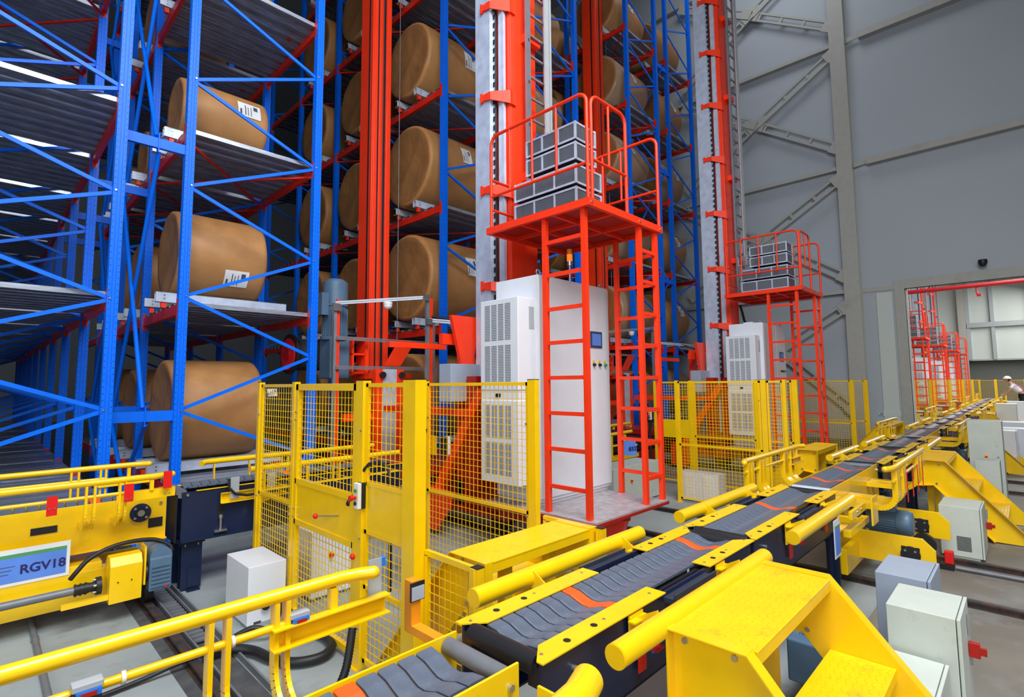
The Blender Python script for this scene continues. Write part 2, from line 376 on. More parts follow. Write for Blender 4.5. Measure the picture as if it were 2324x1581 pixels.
o = build(M().tube([(59.55, -.95, 8), (59.55, -1.2, 6.9), (59.55, -1.2, 6.2), (59.55, -1.45, 5.6), (59.55, -1.75, 5.6)], .03, 6).box(59.4, -1.95, 5.6, 59.6, -1.6, 5.8), 'hanging_socket_cable', PIPE)
tag(o, 'grey cable with a small socket box hanging on the far hall wall', 'cable')
o = build(M().cyl((19.3, .69, 5.35), 'z', .10, .1).sphere((19.3, .69, 5.3), .09).box(19.3, .66, 5.36, 19.5, .72, 5.42), 'dome_camera', BLACK)
tag(o, 'small black dome camera above the wall opening', 'camera')
# ================================================================== racks
def post_profile():
    return [(-.055, -.06), (-.022, -.06), (-.022, -.050), (-.012, -.050), (-.012, -.06), (.012, -.06), (.012, -.050), (.022, -.050), (.022, -.06), (.055, -.06),
            (.055, -.024), (.048, -.024), (.048, -.014), (.055, -.014), (.055, .014), (.048, .014), (.048, .024), (.055, .024), (.055, .06),
            (-.055, .06), (-.055, .024), (-.048, .024), (-.048, .014), (-.055, .014), (-.055, -.014), (-.048, -.014), (-.048, -.024), (-.055, -.024)]
PCACHE = {}
def cached(key, fn, m):
    if key not in PCACHE:
        me = fn().mesh(key); me.materials.append(m); PCACHE[key] = me
    return PCACHE[key]
def deck_mesh(w, ly):
    # corrugated galvanised deck seen from below: ribs run along x
    m = M(); n = max(3, int(round(ly/.25))); p = ly/n
    for i in range(n):
        y = i*p
        m.box(0, y+.004, -.004, w, y+p-.05, .0)                     # flat pan
        m.box(0, y+.004, -.055, w, y+.010, 0); m.box(0, y+p-.056, -.055, w, y+p-.050, 0)   # rib webs
        m.box(0, y+.004, -.060, w, y+.040, -.055); m.box(0, y+p-.086, -.060, w, y+p-.050, -.055)   # lips
    return m
LV = (.83, 3.23, 5.65, 8.06, 10.47, 12.88)
def rack(name, label, x0, x1, y0, nb, bay, ztop, pitch=1.515, zl=.26, near_braces=2, levels=LV, ties=(3.23, 5.65, 8.06, 10.47, 12.88)):
    r = thing('pallet_rack', label, 'rack', (x0, y0, 0), 'blue and red storage racks')
    pk = cached('upright_%.1f' % ztop, lambda: M().prism(post_profile(), 'z', 0, ztop), POST)
    w = x1-x0
    up = cached('brace_up_%.2f_%.2f' % (w, pitch), lambda: M().chan((.05, 0, .02), (w-.05, 0, pitch/2-.02), .028, .045, .004, flip=-1), BLUE)
    dn = cached('brace_dn_%.2f_%.2f' % (w, pitch), lambda: M().chan((w-.05, 0, .02), (.05, 0, pitch/2-.02), .028, .045, .004, flip=1), BLUE)
    bt = cached('rack_bolts', lambda: bolts([(0, -.066, 0)], 'y', .011, .012), STEEL)
    for i in range(nb+1):
        y = y0+i*bay
        inst(pk, 'upright', r, (x0, y, 0)); inst(pk, 'upright', r, (x1, y, 0))
        z = zl
        if i < near_braces:
            while z+pitch < ztop:
                inst(up, 'brace', r, (x0, y, z)); inst(dn, 'brace', r, (x0, y, z+pitch/2)); z += pitch
        else:
            def fr():
                mm = M(); z = zl
                while z+pitch < ztop:
                    mm.chan((.05, 0, z), (w-.05, 0, z+pitch/2), .028, .045, .004, flip=-1).chan((w-.05, 0, z+pitch/2), (.05, 0, z+pitch), .028, .045, .004); z += pitch
                return mm
            inst(cached('frame_bracing_%.2f_%.2f_%.1f_%.2f' % (w, pitch, ztop, zl), fr, BLUE), 'frame_bracing', r, (x0, y, 0))
        if i == 0:
            mm = M(); z = zl
            while z < ztop-pitch:
                mm.cyl((x0+.03, y-.066, z), 'y', .012, .014, 8).cyl((x1-.03, y-.066, z+pitch/2), 'y', .012, .014, 8); z += pitch
            build(mm, 'brace_bolts', STEEL, r)
        build(M().box(x0-.09, y-.1, 0, x0+.09, y+.1, .012).box(x1-.09, y-.1, 0, x1+.09, y+.1, .012), 'base_plate', BLUE, r)
    bm_ = cached('beam_%.2f' % bay, lambda: M().box(-.028, .06, -.17, .028, bay-.06, -.035).box(-.034, .058, -.24, .034, .066, .03).box(-.034, bay-.066, -.24, .034, bay-.058, .03).box(-.056, -.012, -.24, -.05, .064, .03), RACKRED)
    dk = cached('deck_%.2f_%.2f' % (w, bay), lambda: deck_mesh(w+.04, bay-.14), GALV)
    xb = cached('deckbrace_%.2f_%.2f' % (w, bay), lambda: M().bar((0, .05, -.21), (w, bay-.05, -.21), .03, .03).bar((w, .05, -.21), (0, bay-.05, -.21), .03, .03), RACKRED)
    for i in range(nb):
        y = y0+i*bay
        for z in levels:
            if z > ztop: continue
            inst(bm_, 'beam', r, (x0, y, z)); inst(bm_, 'beam', r, (x1, y, z))
            inst(dk, 'deck_panel', r, (x0-.02, y+.07, z+.0))
            if i < 3 and z in ties: inst(xb, 'deck_tie', r, (x0, y, z))
    return r
BAY = 2.24
Y0 = 7.96
rackA = rack('a', 'leftmost blue rack with empty galvanised decks', -.72, 1.07, 7.70, 9, BAY, 15, pitch=1.31, zl=-.14, ties=(8.06,))
rackB = rack('b', 'blue rack with paper rolls between the empty rack and the first crane', 1.86, 3.65, Y0, 4, BAY, 15, ties=(5.65,))
rackC = rack('c', 'blue rack with paper rolls between the two orange masts of the first crane', 6.24, 8.05, Y0, 4, BAY, 15)
rackD = rack('d', 'blue rack with paper rolls directly behind the first crane cabinet', 8.75, 10.55, Y0, 4, BAY, 15)
rackE = rack('e', 'blue rack with film wrapped rolls left of the second crane', 13.12, 14.85, Y0, 4, BAY, 16)
rackF = rack('f', 'rightmost blue rack nearest the grey cross wall', 15.6, 17.35, Y0, 3, BAY, 16)
# tie spacers and crossed tubes between back to back racks
def ties(label, x0, x1, xm, y0, nb, group):
    t = thing('tie_bracing', label, 'bracing', (xm, y0, 0), group)
    zs = (1.72, 5.28, 8.84, 12.4)
    for i in range(nb+1):
        y = y0+i*BAY
        for z in zs:
            build(M().box(xm, y-.03, z-.065, x1-.055, y+.03, z+.065).box(x0+.055, y-.03, z-.065, xm, y+.03, z+.065), 'spacer', BLUE, t)
            build(M().box(xm-.006, y-.05, z-.13, xm+.006, y+.05, z+.13), 'gusset', BLUE, t)
    for i in range(min(nb, 2)):
        y = y0+i*BAY
        zz = (-.06,)+zs
        for k in range(len(zs)):
            a, b = zz[k]+.1, zz[k+1]-.1
            build(M().tube([(xm+.02, y+.02, b), (xm+.02, y+BAY-.02, a)], .028, 8), 'diagonal_tube', BLUE, t)
            build(M().tube([(xm-.02, y+.02, a), (xm-.02, y+BAY-.02, b)], .028, 8), 'diagonal_tube', BLUE, t)
    return t
ties('blue crossed tubes between the empty rack and the first roll rack', 1.07, 1.86, 1.50, Y0, 3, 'crossed tubes between racks')
ties('blue crossed tubes between the two racks behind the first crane', 8.05, 8.75, 8.4, Y0, 3, 'crossed tubes between racks')
ties('blue crossed tubes between the two racks left of the second crane', 14.85, 15.6, 15.22, Y0, 2, 'crossed tubes between racks')
# ------------------------------------------------------------------ rolls
def roll_mesh(r, L, seed):
    rnd = random.Random(seed); m = M(); n = 44
    prof = [(0, .35*r, -.02), (0, .70*r, .0), (0, .90*r, .004), (.012, .975*r, 0), (.04, r, 0)]
    rings = []
    ph = [rnd.uniform(0, 6.28) for _ in range(6)]
    def ring(x, rad, wob):
        out = []
        for j in range(n):
            a = 2*PI*j/n
            k = 1+wob*(math.sin(3*a+ph[0])*.5+math.sin(7*a+ph[1])*.35+math.sin(13*a+ph[2])*.25)
            dx = wob*1.2*(math.sin(5*a+ph[3])+math.sin(11*a+ph[4]))*r*.3
            out.append((x+dx, rad*k*math.cos(a), rad*k*math.sin(a)))
        return out
    for x, rad, wob in ((.045, .30*r, .0), (.035, .60*r, .012), (.012, .80*r, .008), (0, .93*r, .010), (.02, .985*r, .006), (.07, r, .003), (L*.5, r, .003), (L-.07, r, .003), (L-.02, .985*r, .004), (L, .93*r, .004), (L-.02, .5*r, .004)):
        rings.append(ring(x, rad, wob))
    vs = [v for rg in rings for v in rg]+[(.05, 0, 0), (L-.03, 0, 0)]
    k = len(rings); fs = []
    for i in range(k-1):
        for j in range(n): fs.append((i*n+j, i*n+(j+1) % n, (i+1)*n+(j+1) % n, (i+1)*n+j))
    c0 = k*n
    for j in range(n): fs.append((c0, (j+1) % n, j)); fs.append((c0+1, (k-1)*n+j, (k-1)*n+(j+1) % n))
    m.add(vs, fs, True); return m, n, k
def roll(label, x, y, zb, r, L, seed, lab=None, group=None, plastic=False):
    m, n, k = roll_mesh(r, L, seed)
    t = thing('paper_roll', label, 'paper roll', (x, y, zb), group)
    me = m.mesh('paper_roll'); me.materials.append(KRAFT); me.materials.append(KRAFTE)
    for i, p in enumerate(me.polygons):
        if i < 3*n or i >= (k-2)*n: p.material_index = 1
    o = inst(me, 'wrapper', t, (x, y, zb+r))
    if plastic:
        fm = M(); fm.tube([(x-.005, y, zb+r), (x+.02, y, zb+r), (x+L-.02, y, zb+r), (x+L+.005, y, zb+r)], [r*.9, r+.012, r+.012, r*.9], 44, False)
        build(fm, 'stretch_film', FILM, t)
    if lab:
        lx, ang, lw, lh = lab
        # label curved over the shell: ang measured from -y towards +z
        def patch(x0, x1, a0, a1, rr):
            mm = M(); vs = []; q = 6
            for i in range(q+1):
                a = a0+(a1-a0)*i/q
                for xx in (x0, x1): vs.append((x+xx, y-rr*math.cos(a), zb+r+rr*math.sin(a)))
            mm.add(vs, [(2*i, 2*i+1, 2*i+3, 2*i+2) for i in range(q)], False); return mm
        lb = build(patch(lx, lx+lw, ang, ang+lh/r, r+.009), 'label_sheet', PAPER, t, label='white label sheet')
        ip = M()
        for kx, (u0, u1, v0, v1) in enumerate(((.08, .16, .1, .45), (.3, .34, .1, .8), (.42, .45, .1, .7), (.55, .58, .1, .75), (.68, .86, .55, .85))):
            ip.add(patch(lx+lw*u0, lx+lw*u1, ang+lh/r*v0, ang+lh/r*v1, r+.0115).v, [(0, 1, 3, 2), (2, 3, 5, 4), (4, 5, 7, 6), (6, 7, 9, 8), (8, 9, 11, 10), (10, 11, 13, 12)])
        build(ip, 'printed_lines', INK, lb)
    return t
FILM = mat('stretch_film', srgb(200, 196, 186), .18, var=.05, alpha=.22)
def cradle(x0, x1, y, z, label, group, over=.12):
    t = thing('roll_cradle', label, 'cradle', (x0, y, z), group)
    for s in (-1, 1):
        yy = y+s*.36
        build(M().box(x0-over, yy-.05, z+.06, x1+.02, yy+.05, z+.066).box(x0-over, yy-.05, z+.066, x1+.02, yy-.044, z+.20).box(x0-over, yy+.044, z+.066, x1+.02, yy+.05, z+.20).box(x0-over, yy-.05, z+.196, x1+.02, yy-.01, z+.202).box(x0-over, yy+.01, z+.196, x1+.02, yy+.05, z+.202)
              if s < 0 else M().box(x0-over, yy-.05, z+.06, x1+.02, yy-.044, z+.20).box(x0-over, yy-.05, z+.194, x1+.02, yy+.03, z+.20).box(x0-over, yy-.05, z+.06, x1+.02, yy+.05, z+.066), 'channel', GALVB, t)
        for xx in (x0-.02, x1-.05): build(M().box(xx-.03, yy-.03, z-.02, xx+.03, yy+.03, z+.06), 'foot_block', ORANGE, t)
        build(bolts([(x0-over+.10, yy-.052, z+.11), (x0-over+.10, yy-.052, z+.16)], 'y', .012, .01), 'bolt', STEEL, t)
    return t
LN = ['lowest level', 'second level', 'third level', 'fourth level', 'fifth level', 'top level']
BN = ['front bay', 'second bay', 'third bay', 'fourth bay']
def fill(rk, x0, x1, xr, L, radii, bays, desc, seed0, labs, plastic=(), skip=()):
    for b in range(bays):
        for k, z in enumerate(LV):
            if (b, k) in skip: continue
            r = radii[k % len(radii)]*(1, .94, .98)[b % 3]; y = Y0+BAY*(b+.5)
            cradle(x0, x1, y, z, 'galvanised cradle, %s, %s, %s' % (LN[k], BN[b], desc), 'cradles under the paper rolls')
            roll('paper roll, %s, %s, %s' % (LN[k], BN[b], desc), xr, y, z+.175, r, L, seed0+17*b+k, labs.get((b, k)), 'brown wrapped paper rolls on the racks', plastic=(b, k) in plastic)
fill(rackB, 1.82, 3.5, 1.90, 1.22, (.74, .66, .50, .62, .6, .6), 3, 'rack left of the first crane', 10, {(0, 2): (.75, .05, .34, .26), (0, 1): (.62, -.75, .34, .26), (0, 0): (1.25, .25, .15, .12), (0, 3): (.9, .2, .2, .2)})
fill(rackC, 6.2, 8.0, 6.12, 1.85, (.86, .90, .86, .80, .84, .84), 3, 'rack between the crane masts', 100, {(0, 1): (.95, .05, .28, .42), (0, 2): (.85, .1, .26, .38), (0, 3): (.95, -.1, .3, .4)})
fill(rackD, 8.75, 10.5, 8.80, 1.62, (.82, .80, .84), 2, 'rack behind the first crane cabinet', 200, {(0, 3): (.9, 0, .2, .2)}, plastic={(0, 3)})
fill(rackE, 13.1, 14.8, 13.08, 1.80, (.80, .82, .78), 2, 'rack left of the second crane', 300, {(0, 2): (.8, .1, .18, .2), (0, 3): (.8, .2, .18, .16), (0, 4): (.9, .1, .2, .3), (0, 5): (.9, .1, .2, .3)}, plastic={(0, 2), (0, 3), (0, 4), (0, 1)})
fill(rackF, 15.6, 17.3, 15.68, 1.60, (.80, .83, .81), 2, 'rack nearest the cross wall', 400, {(0, 2): (.9, .1, .25, .4), (0, 3): (1.0, .1, .25, .4), (0, 4): (.9, .1, .25, .4), (0, 1): (.9, .1, .3, .4)}, plastic={(0, 0), (0, 3)})
# ================================================================== stacker crane
def louvre(x, y0, y1, z0, z1, cols, n, m=None):
    m = m or M(); w = (y1-y0)/cols
    for c in range(cols):
        for k in range(n):
            z = z0+(z1-z0)*(k+.3)/n
            m.box(x-.003, y0+c*w+.012, z, x+.01, y0+(c+1)*w-.012, z+(z1-z0)/n*.5)
    return m
def tray(parent, x0, y0, z0, x1, y1, h):
    b = build(M().box(x0, y0, z0+.015, x0+.004, y1, z0+h-.01).box(x1-.004, y0, z0+.015, x1, y1, z0+h-.01).box(x0, y0, z0+.015, x1, y0+.004, z0+h-.01).box(x0, y1-.004, z0+.015, x1, y1, z0+h-.01).box(x0, y0, z0+h-.02, x1, y1, z0+h-.015), 'resistor_box', PERF, parent)
    f = M()
    for (xa, ya) in ((x0, y0), (x1, y0), (x0, y1), (x1, y1)): f.box(xa-.012, ya-.012, z0, xa+.012, ya+.012, z0+h)
    for z in (z0+.012, z0+h-.012):
        f.box(x0-.006, y0-.006, z-.012, x1+.006, y0+.004, z+.012).box(x0-.006, y1-.004, z-.012, x1+.006, y1+.006, z+.012).box(x0-.006, y0, z-.012, x0+.004, y1, z+.012).box(x1-.004, y0, z-.012, x1+.006, y1, z+.012)
    for k in (1/3, 2/3): yy = y0+(y1-y0)*k; f.box(x0-.006, yy-.012, z0, x0+.002, yy+.012, z0+h)
    build(f, 'tray_frame', GALVB, b)
    build(M().box(x0+.03, y0+.03, z0+.02, x1-.03, y1-.03, z0+h-.03), 'core', SLOT, b)
ZT = 20.0
def railpath(x0, y0, x1, y1, z0, z1, r=.12, both=True):
    d = Vector((x1-x0, y1-y0, 0)); L = d.length; d.normalize(); p0 = Vector((x0, y0, 0)); pts = [p0+Vector((0, 0, z0))]
    for i in range(7):
        a = math.radians(180-90*i/6); pts.append(p0+d*(r+r*math.cos(a))+Vector((0, 0, z1-r+r*math.sin(a))))
    if both:
        for i in range(7):
            a = math.radians(90-90*i/6); pts.append(p0+d*(L-r+r*math.cos(a))+Vector((0, 0, z1-r+r*math.sin(a))))
        pts.append(p0+d*L+Vector((0, 0, z0)))
    else: pts.append(p0+d*L+Vector((0, 0, z1)))
    return pts
def make_crane(label):
    t = thing('stacker_crane', label, 'crane', (5.35, 5.0, 0), 'orange stacker cranes')
    B = lambda mb, name, m, p=None, bevel=0, label=None: build(mb, name, m, p or t, bevel=bevel, label=label)
    # travelling chassis
    B(M().box(4.95, 4.95, .30, 5.65, 10.2, .36).box(4.95, 4.95, .72, 5.65, 10.2, .78).box(5.0, 4.95, .36, 5.04, 10.2, .72).box(5.56, 4.95, .36, 5.6, 10.2, .72).box(4.8, 4.2, .40, 5.8, 4.95, .60), 'chassis_beam', DRED, bevel=.004)
    for yy in (5.4, 9.7): B(M().cyl((5.3, yy, .262), 'x', .2, .12, 24), 'travel_wheel', BLACK)
    pl = B(M().box(4.56, 3.28, .632, 6.09, 4.95, .65), 'walkway_plate', CHECK)
    fr = M()
    fr.box(4.55, 3.27, .60, 6.10, 3.30, .632).box(4.55, 3.27, .60, 4.585, 4.95, .632).box(6.065, 3.27, .60, 6.10, 4.95, .632).box(5.2, 3.3, .55, 5.26, 4.95, .632).box(4.58, 4.1, .55, 6.08, 4.16, .632)
    B(fr, 'walkway_frame', DRED)
    B(M().prism([(3.32, .62), (3.7, .62), (3.55, .2), (3.45, .2)], 'x', 5.22, 5.30).box(5.0, 3.42, .06, 5.5, 3.62, .22), 'walkway_stand', ORANGE)
    # cabinet
    c = B(M().box(4.71, 4.165, .70, 6.18, 4.90, 3.42).box(4.74, 4.19, .652, 6.15, 4.88, .70), 'control_cabinet', CAB, bevel=.006)
    B(M().box(4.715, 4.150, .74, 5.545, 4.166, 3.40), 'cabinet_door', CAB, c, bevel=.004)
    B(M().box(5.555, 4.150, .74, 6.175, 4.166, 3.40), 'cabinet_door', CAB, c, bevel=.004)
    B(M().box(5.575, 4.140, 1.86, 5.605, 4.152, 2.10), 'door_handle', BOXG, c)
    B(M().box(5.735, 4.138, 2.57, 5.995, 4.152, 2.79), 'touch_panel', SCREEN, c)
    B(M().box(5.765, 4.134, 2.60, 5.965, 4.140, 2.76), 'display', SIGNB, c)
    for k, (xx, mm) in enumerate(((5.80, BLACK), (5.93, BLACK), (6.06, GREEN))):
        B(M().cyl((xx, 4.135, 2.34), 'y', .02, .035, 14), 'push_button', mm, c); B(M().box(xx-.02, 4.145, 2.365, xx+.02, 4.152, 2.40), 'button_plate', BTNY, c)
    for (xx, yy) in ((4.78, 4.22), (6.10, 4.22)):
        ring = [(xx+.035*math.cos(a), yy, 3.465+.035*math.sin(a)) for a in [2*PI*i/14 for i in range(15)]]; B(M().tube(ring, .008, 6, False), 'lifting_eye', STEEL, c)
    B(M().box(4.95, 4.45, 3.42, 5.2, 4.65, 3.47), 'cable_gland', CAB, c)
    # air conditioner
    for z0, z1 in ((2.02, 3.125), (.92, 1.90)):
        a = B(M().box(4.41, 4.22, z0, 4.71, 4.87, z1), 'air_conditioner', CAB, bevel=.008)
        h = (z1-z0)
        B(louvre(4.41, 4.33, 4.80, z0+.10, z0+h*.49, 4, 22), 'vent_slots', VENT, a); B(louvre(4.41, 4.33, 4.80, z0+h*.54, z1-.06, 4, 22), 'vent_slots', VENT, a)
    B(M().box(4.42, 4.23, 1.90, 4.71, 4.86, 2.02), 'air_conditioner_panel', CAB)
    B(M().box(4.405, 4.52, 1.94, 4.415, 4.60, 1.98), 'temperature_display', BLACK)
    B(M().box(4.60, 4.217, 2.75, 4.69, 4.222, 3.02), 'rating_plate', GREYP)
    # small box and red framing left of it
    eb = B(M().box(4.44, 5.5, 1.86, 5.0, 5.75, 2.37), 'junction_box', BOXG, bevel=.005)
    B(M().box(4.70, 5.492, 2.08, 4.73, 5.502, 2.16), 'latch', STEEL, eb)
    B(M().box(4.5, 5.75, 2.65, 4.95, 5.83, 2.8).prism([(4.55, 3.05), (5.05, 3.05), (4.95, 2.3), (4.75, 2.3)], 'y', 5.62, 5.68).box(4.0, 6.3, 2.62, 5.0, 6.38, 2.70), 'bracket_plate', ORANGE)
    B(M().box(4.6, 5.3, 1.66, 5.0, 7.4, 1.76).box(5.0, 5.9, .3, 5.12, 6.05, 2.9), 'side_frame', ORANGE)
    B(M().box(4.72, 5.3, .7, 4.95, 5.5, 2.2), 'side_post', DRED)
    B(M().bar((4.7, 5.15, 2.0), (4.7, 6.25, .35), .10, .14), 'diagonal_brace', ORANGE)
    B(M().prism([(6.42, .10), (6.05, .05), (5.75, .40), (5.7, .62), (6.2, .66), (6.42, .62)], 'x', 4.62, 4.66), 'gusset_plate', ORANGE)
    # front mast
    fm = B(M().box(5.14, 5.02, .7, 5.68, 5.34, ZT), 'front_mast', ORANGE, bevel=.008)
    B(M().box(4.965, 5.27, .9, 5.03, 5.58, ZT), 'guide_rail', GALVB)
    B(M().box(5.04, 5.22, 2.2, 5.06, 5.40, ZT), 'rack_backing', BLACK)
    cm = M().box(5.044, 5.24, 2.3, 5.05, 5.35, 13); z = 2.3
    while z < 13: cm.box(5.03, 5.24, z, 5.045, 5.28, z+.05).box(5.03, 5.30, z+.02, 5.045, 5.34, z+.07); z += .13
    B(cm, 'toothed_rack', ALU)
    B(M().box(5.07, 5.10, 2.2, 5.12, 5.20, ZT), 'conductor_bar', GALVB)
    z = 3.42
    while z < ZT:
        mb = M(); path = ((4.945, 5.42, .085), (4.945, 5.24, .12), (5.135, 5.0, .20))
        for (xa, ya, ha), (xb, yb, hb) in zip(path[:-1], path[1:]):
            n_ = Vector((yb-ya, xa-xb, 0)).normalized()*.010
            P8 = [(xa-n_.x, ya-n_.y, z+.09), (xb-n_.x, yb-n_.y, z+.09), (xb+n_.x, yb+n_.y, z+.09), (xa+n_.x, ya+n_.y, z+.09), (xa-n_.x, ya-n_.y, z+.09-ha), (xb-n_.x, yb-n_.y, z+.09-hb), (xb+n_.x, yb+n_.y, z+.09-hb), (xa+n_.x, ya+n_.y, z+.09-ha)]
            mb.add(P8, [(0, 1, 2, 3), (7, 6, 5, 4), (0, 4, 5, 1), (1, 5, 6, 2), (2, 6, 7, 3), (3, 7, 4, 0)])
        mb.box(4.93, 5.40, z-.02, 4.964, 5.44, z+.12).box(5.12, 4.985, z-.12, 5.22, 5.02, z+.10)
        B(mb, 'mast_bracket', ORANGE); z += 1.385
    # climbing ladder on the mast
    ld = B(M().box(5.32, 4.86, 4.17, 5.40, 4.90, ZT).box(5.72, 4.86, 4.17, 5.76, 4.90, ZT), 'mast_ladder', ALU)
    z = 4.3
    while z < ZT-.2: B(M().bar((5.38, 4.88, z), (5.74, 4.88, z), .03, .028), 'rung', ALU, ld); z += .32
    k = M(); z = 4.5
    while z < 14: k.box(5.345, 4.855, z, 5.375, 4.86, z+.04); z += .64
    B(k, 'slot_marks', SLOT, ld)
    z = 5.0
    while z < ZT: B(M().box(5.36, 4.9, z, 5.66, 5.03, z+.12), 'ladder_bracket', ORANGE, ld); z += 2.1
    B(M().box(5.66, 4.80, 5.0, 5.74, 4.83, ZT).box(5.76, 4.80, 5.0, 5.80, 4.83, ZT), 'cable_rail', GREYP)
    B(M().box(5.62, 4.74, 4.95, 5.70, 4.84, 5.2).cyl((5.78, 4.76, 5.02), 'y', .05, .03, 10).cyl((5.66, 4.74, 5.12), 'y', .03, .05, 10), 'rail_end_clamp', STEEL)
    B(M().tube([(5.72, 5.0, 4.0), (5.74, 4.96, 3.8), (5.84, 4.96, 3.62), (5.9, 4.9, 3.42)], .03, 8), 'cable', BLACK)
    # platform
    p = B(M().box(4.60, 3.32, 4.085, 6.11, 4.86, 4.10), 'platform_deck', DRED)
    f = M().box(4.55, 3.27, 4.03, 6.16, 3.32, 4.115).box(4.55, 4.86, 4.03, 6.16, 4.91, 4.115).box(4.55, 3.32, 4.03, 4.60, 4.86, 4.115).box(6.11, 3.32, 4.03, 6.16, 4.86, 4.115)
    B(f, 'platform_frame', ORANGE)
    f = M()
    for xx in (5.08, 5.62): f.box(xx-.02, 3.32, 4.04, xx+.02, 4.86, 4.085)
    for yy in (3.83, 4.34): f.box(4.6, yy-.02, 4.04, 6.11, yy+.02, 4.085)
    B(f, 'platform_joists', ORANGE)
    B(bolts([(4.60, 3.265, 4.07), (5.6, 3.265, 4.07), (6.1, 3.265, 4.07)], 'y', .015, .012), 'bolt', STEEL)
    # railings
    r = M().tube(railpath(4.58, 4.84, 4.58, 3.30, 4.12, 5.33), .021, 10)
    for yy in (4.50, 4.12, 3.74): r.tube([(4.58, yy, 5.33), (4.58, yy, 4.52)], .016, 8)
    r.tube([(4.58, 4.84, 4.52), (4.58, 3.30, 4.52)], .018, 8)
    B(r, 'railing', ORANGE)
    r = M().tube(railpath(4.66, 3.30, 5.36, 3.30, 4.12, 5.33), .021, 10).tube([(4.66, 3.3, 4.58), (5.36, 3.3, 4.58)], .018, 8)
    r.tube([(5.0, 3.3, 5.33), (5.0, 3.3, 4.58)], .016, 8)
    B(r, 'railing', ORANGE)
    r = M().tube(railpath(6.12, 4.30, 6.12, 3.30, 4.12, 5.33), .021, 10).tube([(6.12, 4.3, 4.60), (6.12, 3.3, 4.60)], .018, 8)
    r.tube([(6.12, 3.85, 5.33), (6.12, 3.85, 4.6)], .016, 8).tube([(6.12, 4.15, 5.33), (6.12, 4.15, 4.2)], .016, 8)
    B(r, 'railing', ORANGE)
    r = M().tube([(4.60, 4.84, 4.75), (5.15, 4.84, 4.75)], .018, 8).tube([(4.60, 4.84, 4.35), (5.15, 4.84, 4.35)], .018, 8)
    B(r, 'railing', ORANGE)
    for (y1, z0, x1) in ((4.57, 4.14, 5.24), (4.57, 4.415, 5.24), (4.36, 4.70, 5.14), (4.36, 4.945, 5.14)):
        tray(t, 4.75, 3.59, z0, x1, y1, .215 if z0 > 4.6 else .235)
    # ladders down to the walkway
    s = .058
    l1 = B(M().box(4.60, 3.40-s/2, .65, 4.60+s, 3.40+s/2, 4.05).box(4.60, 3.97-s/2, .65, 4.60+s, 3.97+s/2, 4.05), 'access_ladder', ORANGE)
    for z in (.945, 1.36, 1.76, 2.16, 2.56, 2.95, 3.35, 3.74): B(M().box(4.615, 3.42, z-.022, 4.645, 3.96, z+.022), 'rung', ORANGE, l1)
    l2 = B(M().box(6.04, 3.93-s/2, .65, 6.04+s, 3.93+s/2, 4.05).box(6.03, 3.335-s/2, .65, 6.03+s, 3.335+s/2, 4.05).box(5.64, 3.335-s/2, .65, 5.64+s, 3.335+s/2, 4.05), 'ladder_tower', ORANGE)
    for z in (.945, 1.36, 1.76, 2.16, 2.56, 2.95, 3.35, 3.74):
        B(M().box(6.045, 3.35, z-.022, 6.075, 3.93, z+.022), 'rung', ORANGE, l2); B(M().box(5.68, 3.318, z-.022, 6.04, 3.345, z+.022), 'rung', ORANGE, l2)
    # beacon
    b = B(M().cyl((5.41, 4.22, 3.53), 'z', .012, .24, 8).cyl((5.41, 4.22, 3.67), 'z', .034, .06, 14), 'beacon_pole', STEEL)
    B(M().cyl((5.41, 4.22, 3.745), 'z', .036, .09, 16), 'beacon_lens', GLOWO, b); B(M().cyl((5.41, 4.22, 3.825), 'z', .036, .07, 16, .033), 'beacon_cap', AMBER, b)
    # rear mast
    B(M().box(5.10, 8.75, 2.25, 5.5, 9.20, ZT).box(5.12, 8.72, 2.25, 5.2, 8.75, ZT).box(5.40, 8.72, 2.25, 5.5, 8.75, ZT).box(5.24, 8.73, 2.25, 5.30, 8.75, ZT), 'rear_mast', ORANGE, bevel=.006)
    B(M().box(5.205, 8.738, 2.25, 5.235, 8.752, ZT).box(5.345, 8.738, 2.25, 5.385, 8.752, ZT).box(5.09, 8.84, 2.25, 5.102, 8.88, ZT), 'mast_groove', BLACK)
    B(M().tube([(5.32, 8.71, 2.3), (5.32, 8.71, ZT)], .007, 5), 'hoist_chain', SLOT)
    B(M().tube([(5.72, 8.75, 2.5), (5.72, 8.75, ZT)], .009, 5), 'hoist_rope', PIPE)
    B(M().box(5.08, 8.68, .78, 5.55, 9.25, 2.35).box(4.7, 8.5, 2.2, 5.9, 8.62, 2.3), 'mast_foot', ORANGE, bevel=.006)
    # hoist motor and rope drum
    mo = B(M().cyl((4.22, 8.35, 3.63), 'z', .205, .42, 26).cyl((4.22, 8.35, 3.86), 'z', .205, .06, 26, .13), 'hoist_motor', MOTOR)
    B(M().cyl((4.22, 8.35, 3.16), 'z', .19, .52, 26).cyl((4.22, 8.35, 2.88), 'z', .235, .06, 26), 'motor_housing', MOTOR, mo)
    f = M()
    for k in range(24):
        a = 2*PI*k/24; f.bar((4.22+.195*math.cos(a), 8.35+.195*math.sin(a), 2.92), (4.22+.195*math.cos(a), 8.35+.195*math.sin(a), 3.38), .012, .03, (math.cos(a), math.sin(a), 0))
    B(f, 'cooling_fins', MOTOR, mo)
    B(M().box(3.9, 8.18, 3.25, 4.02, 8.42, 3.62), 'terminal_box', MOTOR, mo)
    B(M().box(4.05, 8.15, 2.2, 4.4, 8.55, 2.86), 'gearbox', MOTOR, mo, bevel=.02)
    g = M()
    for z in (2.28, 2.60, 2.86): g.box(4.42, 8.1, z, 4.68, 8.4, z+.03)
    g.box(4.42, 8.1, 2.26, 4.45, 8.4, 2.9).box(4.66, 8.1, 2.2, 4.72, 8.4, 2.9)
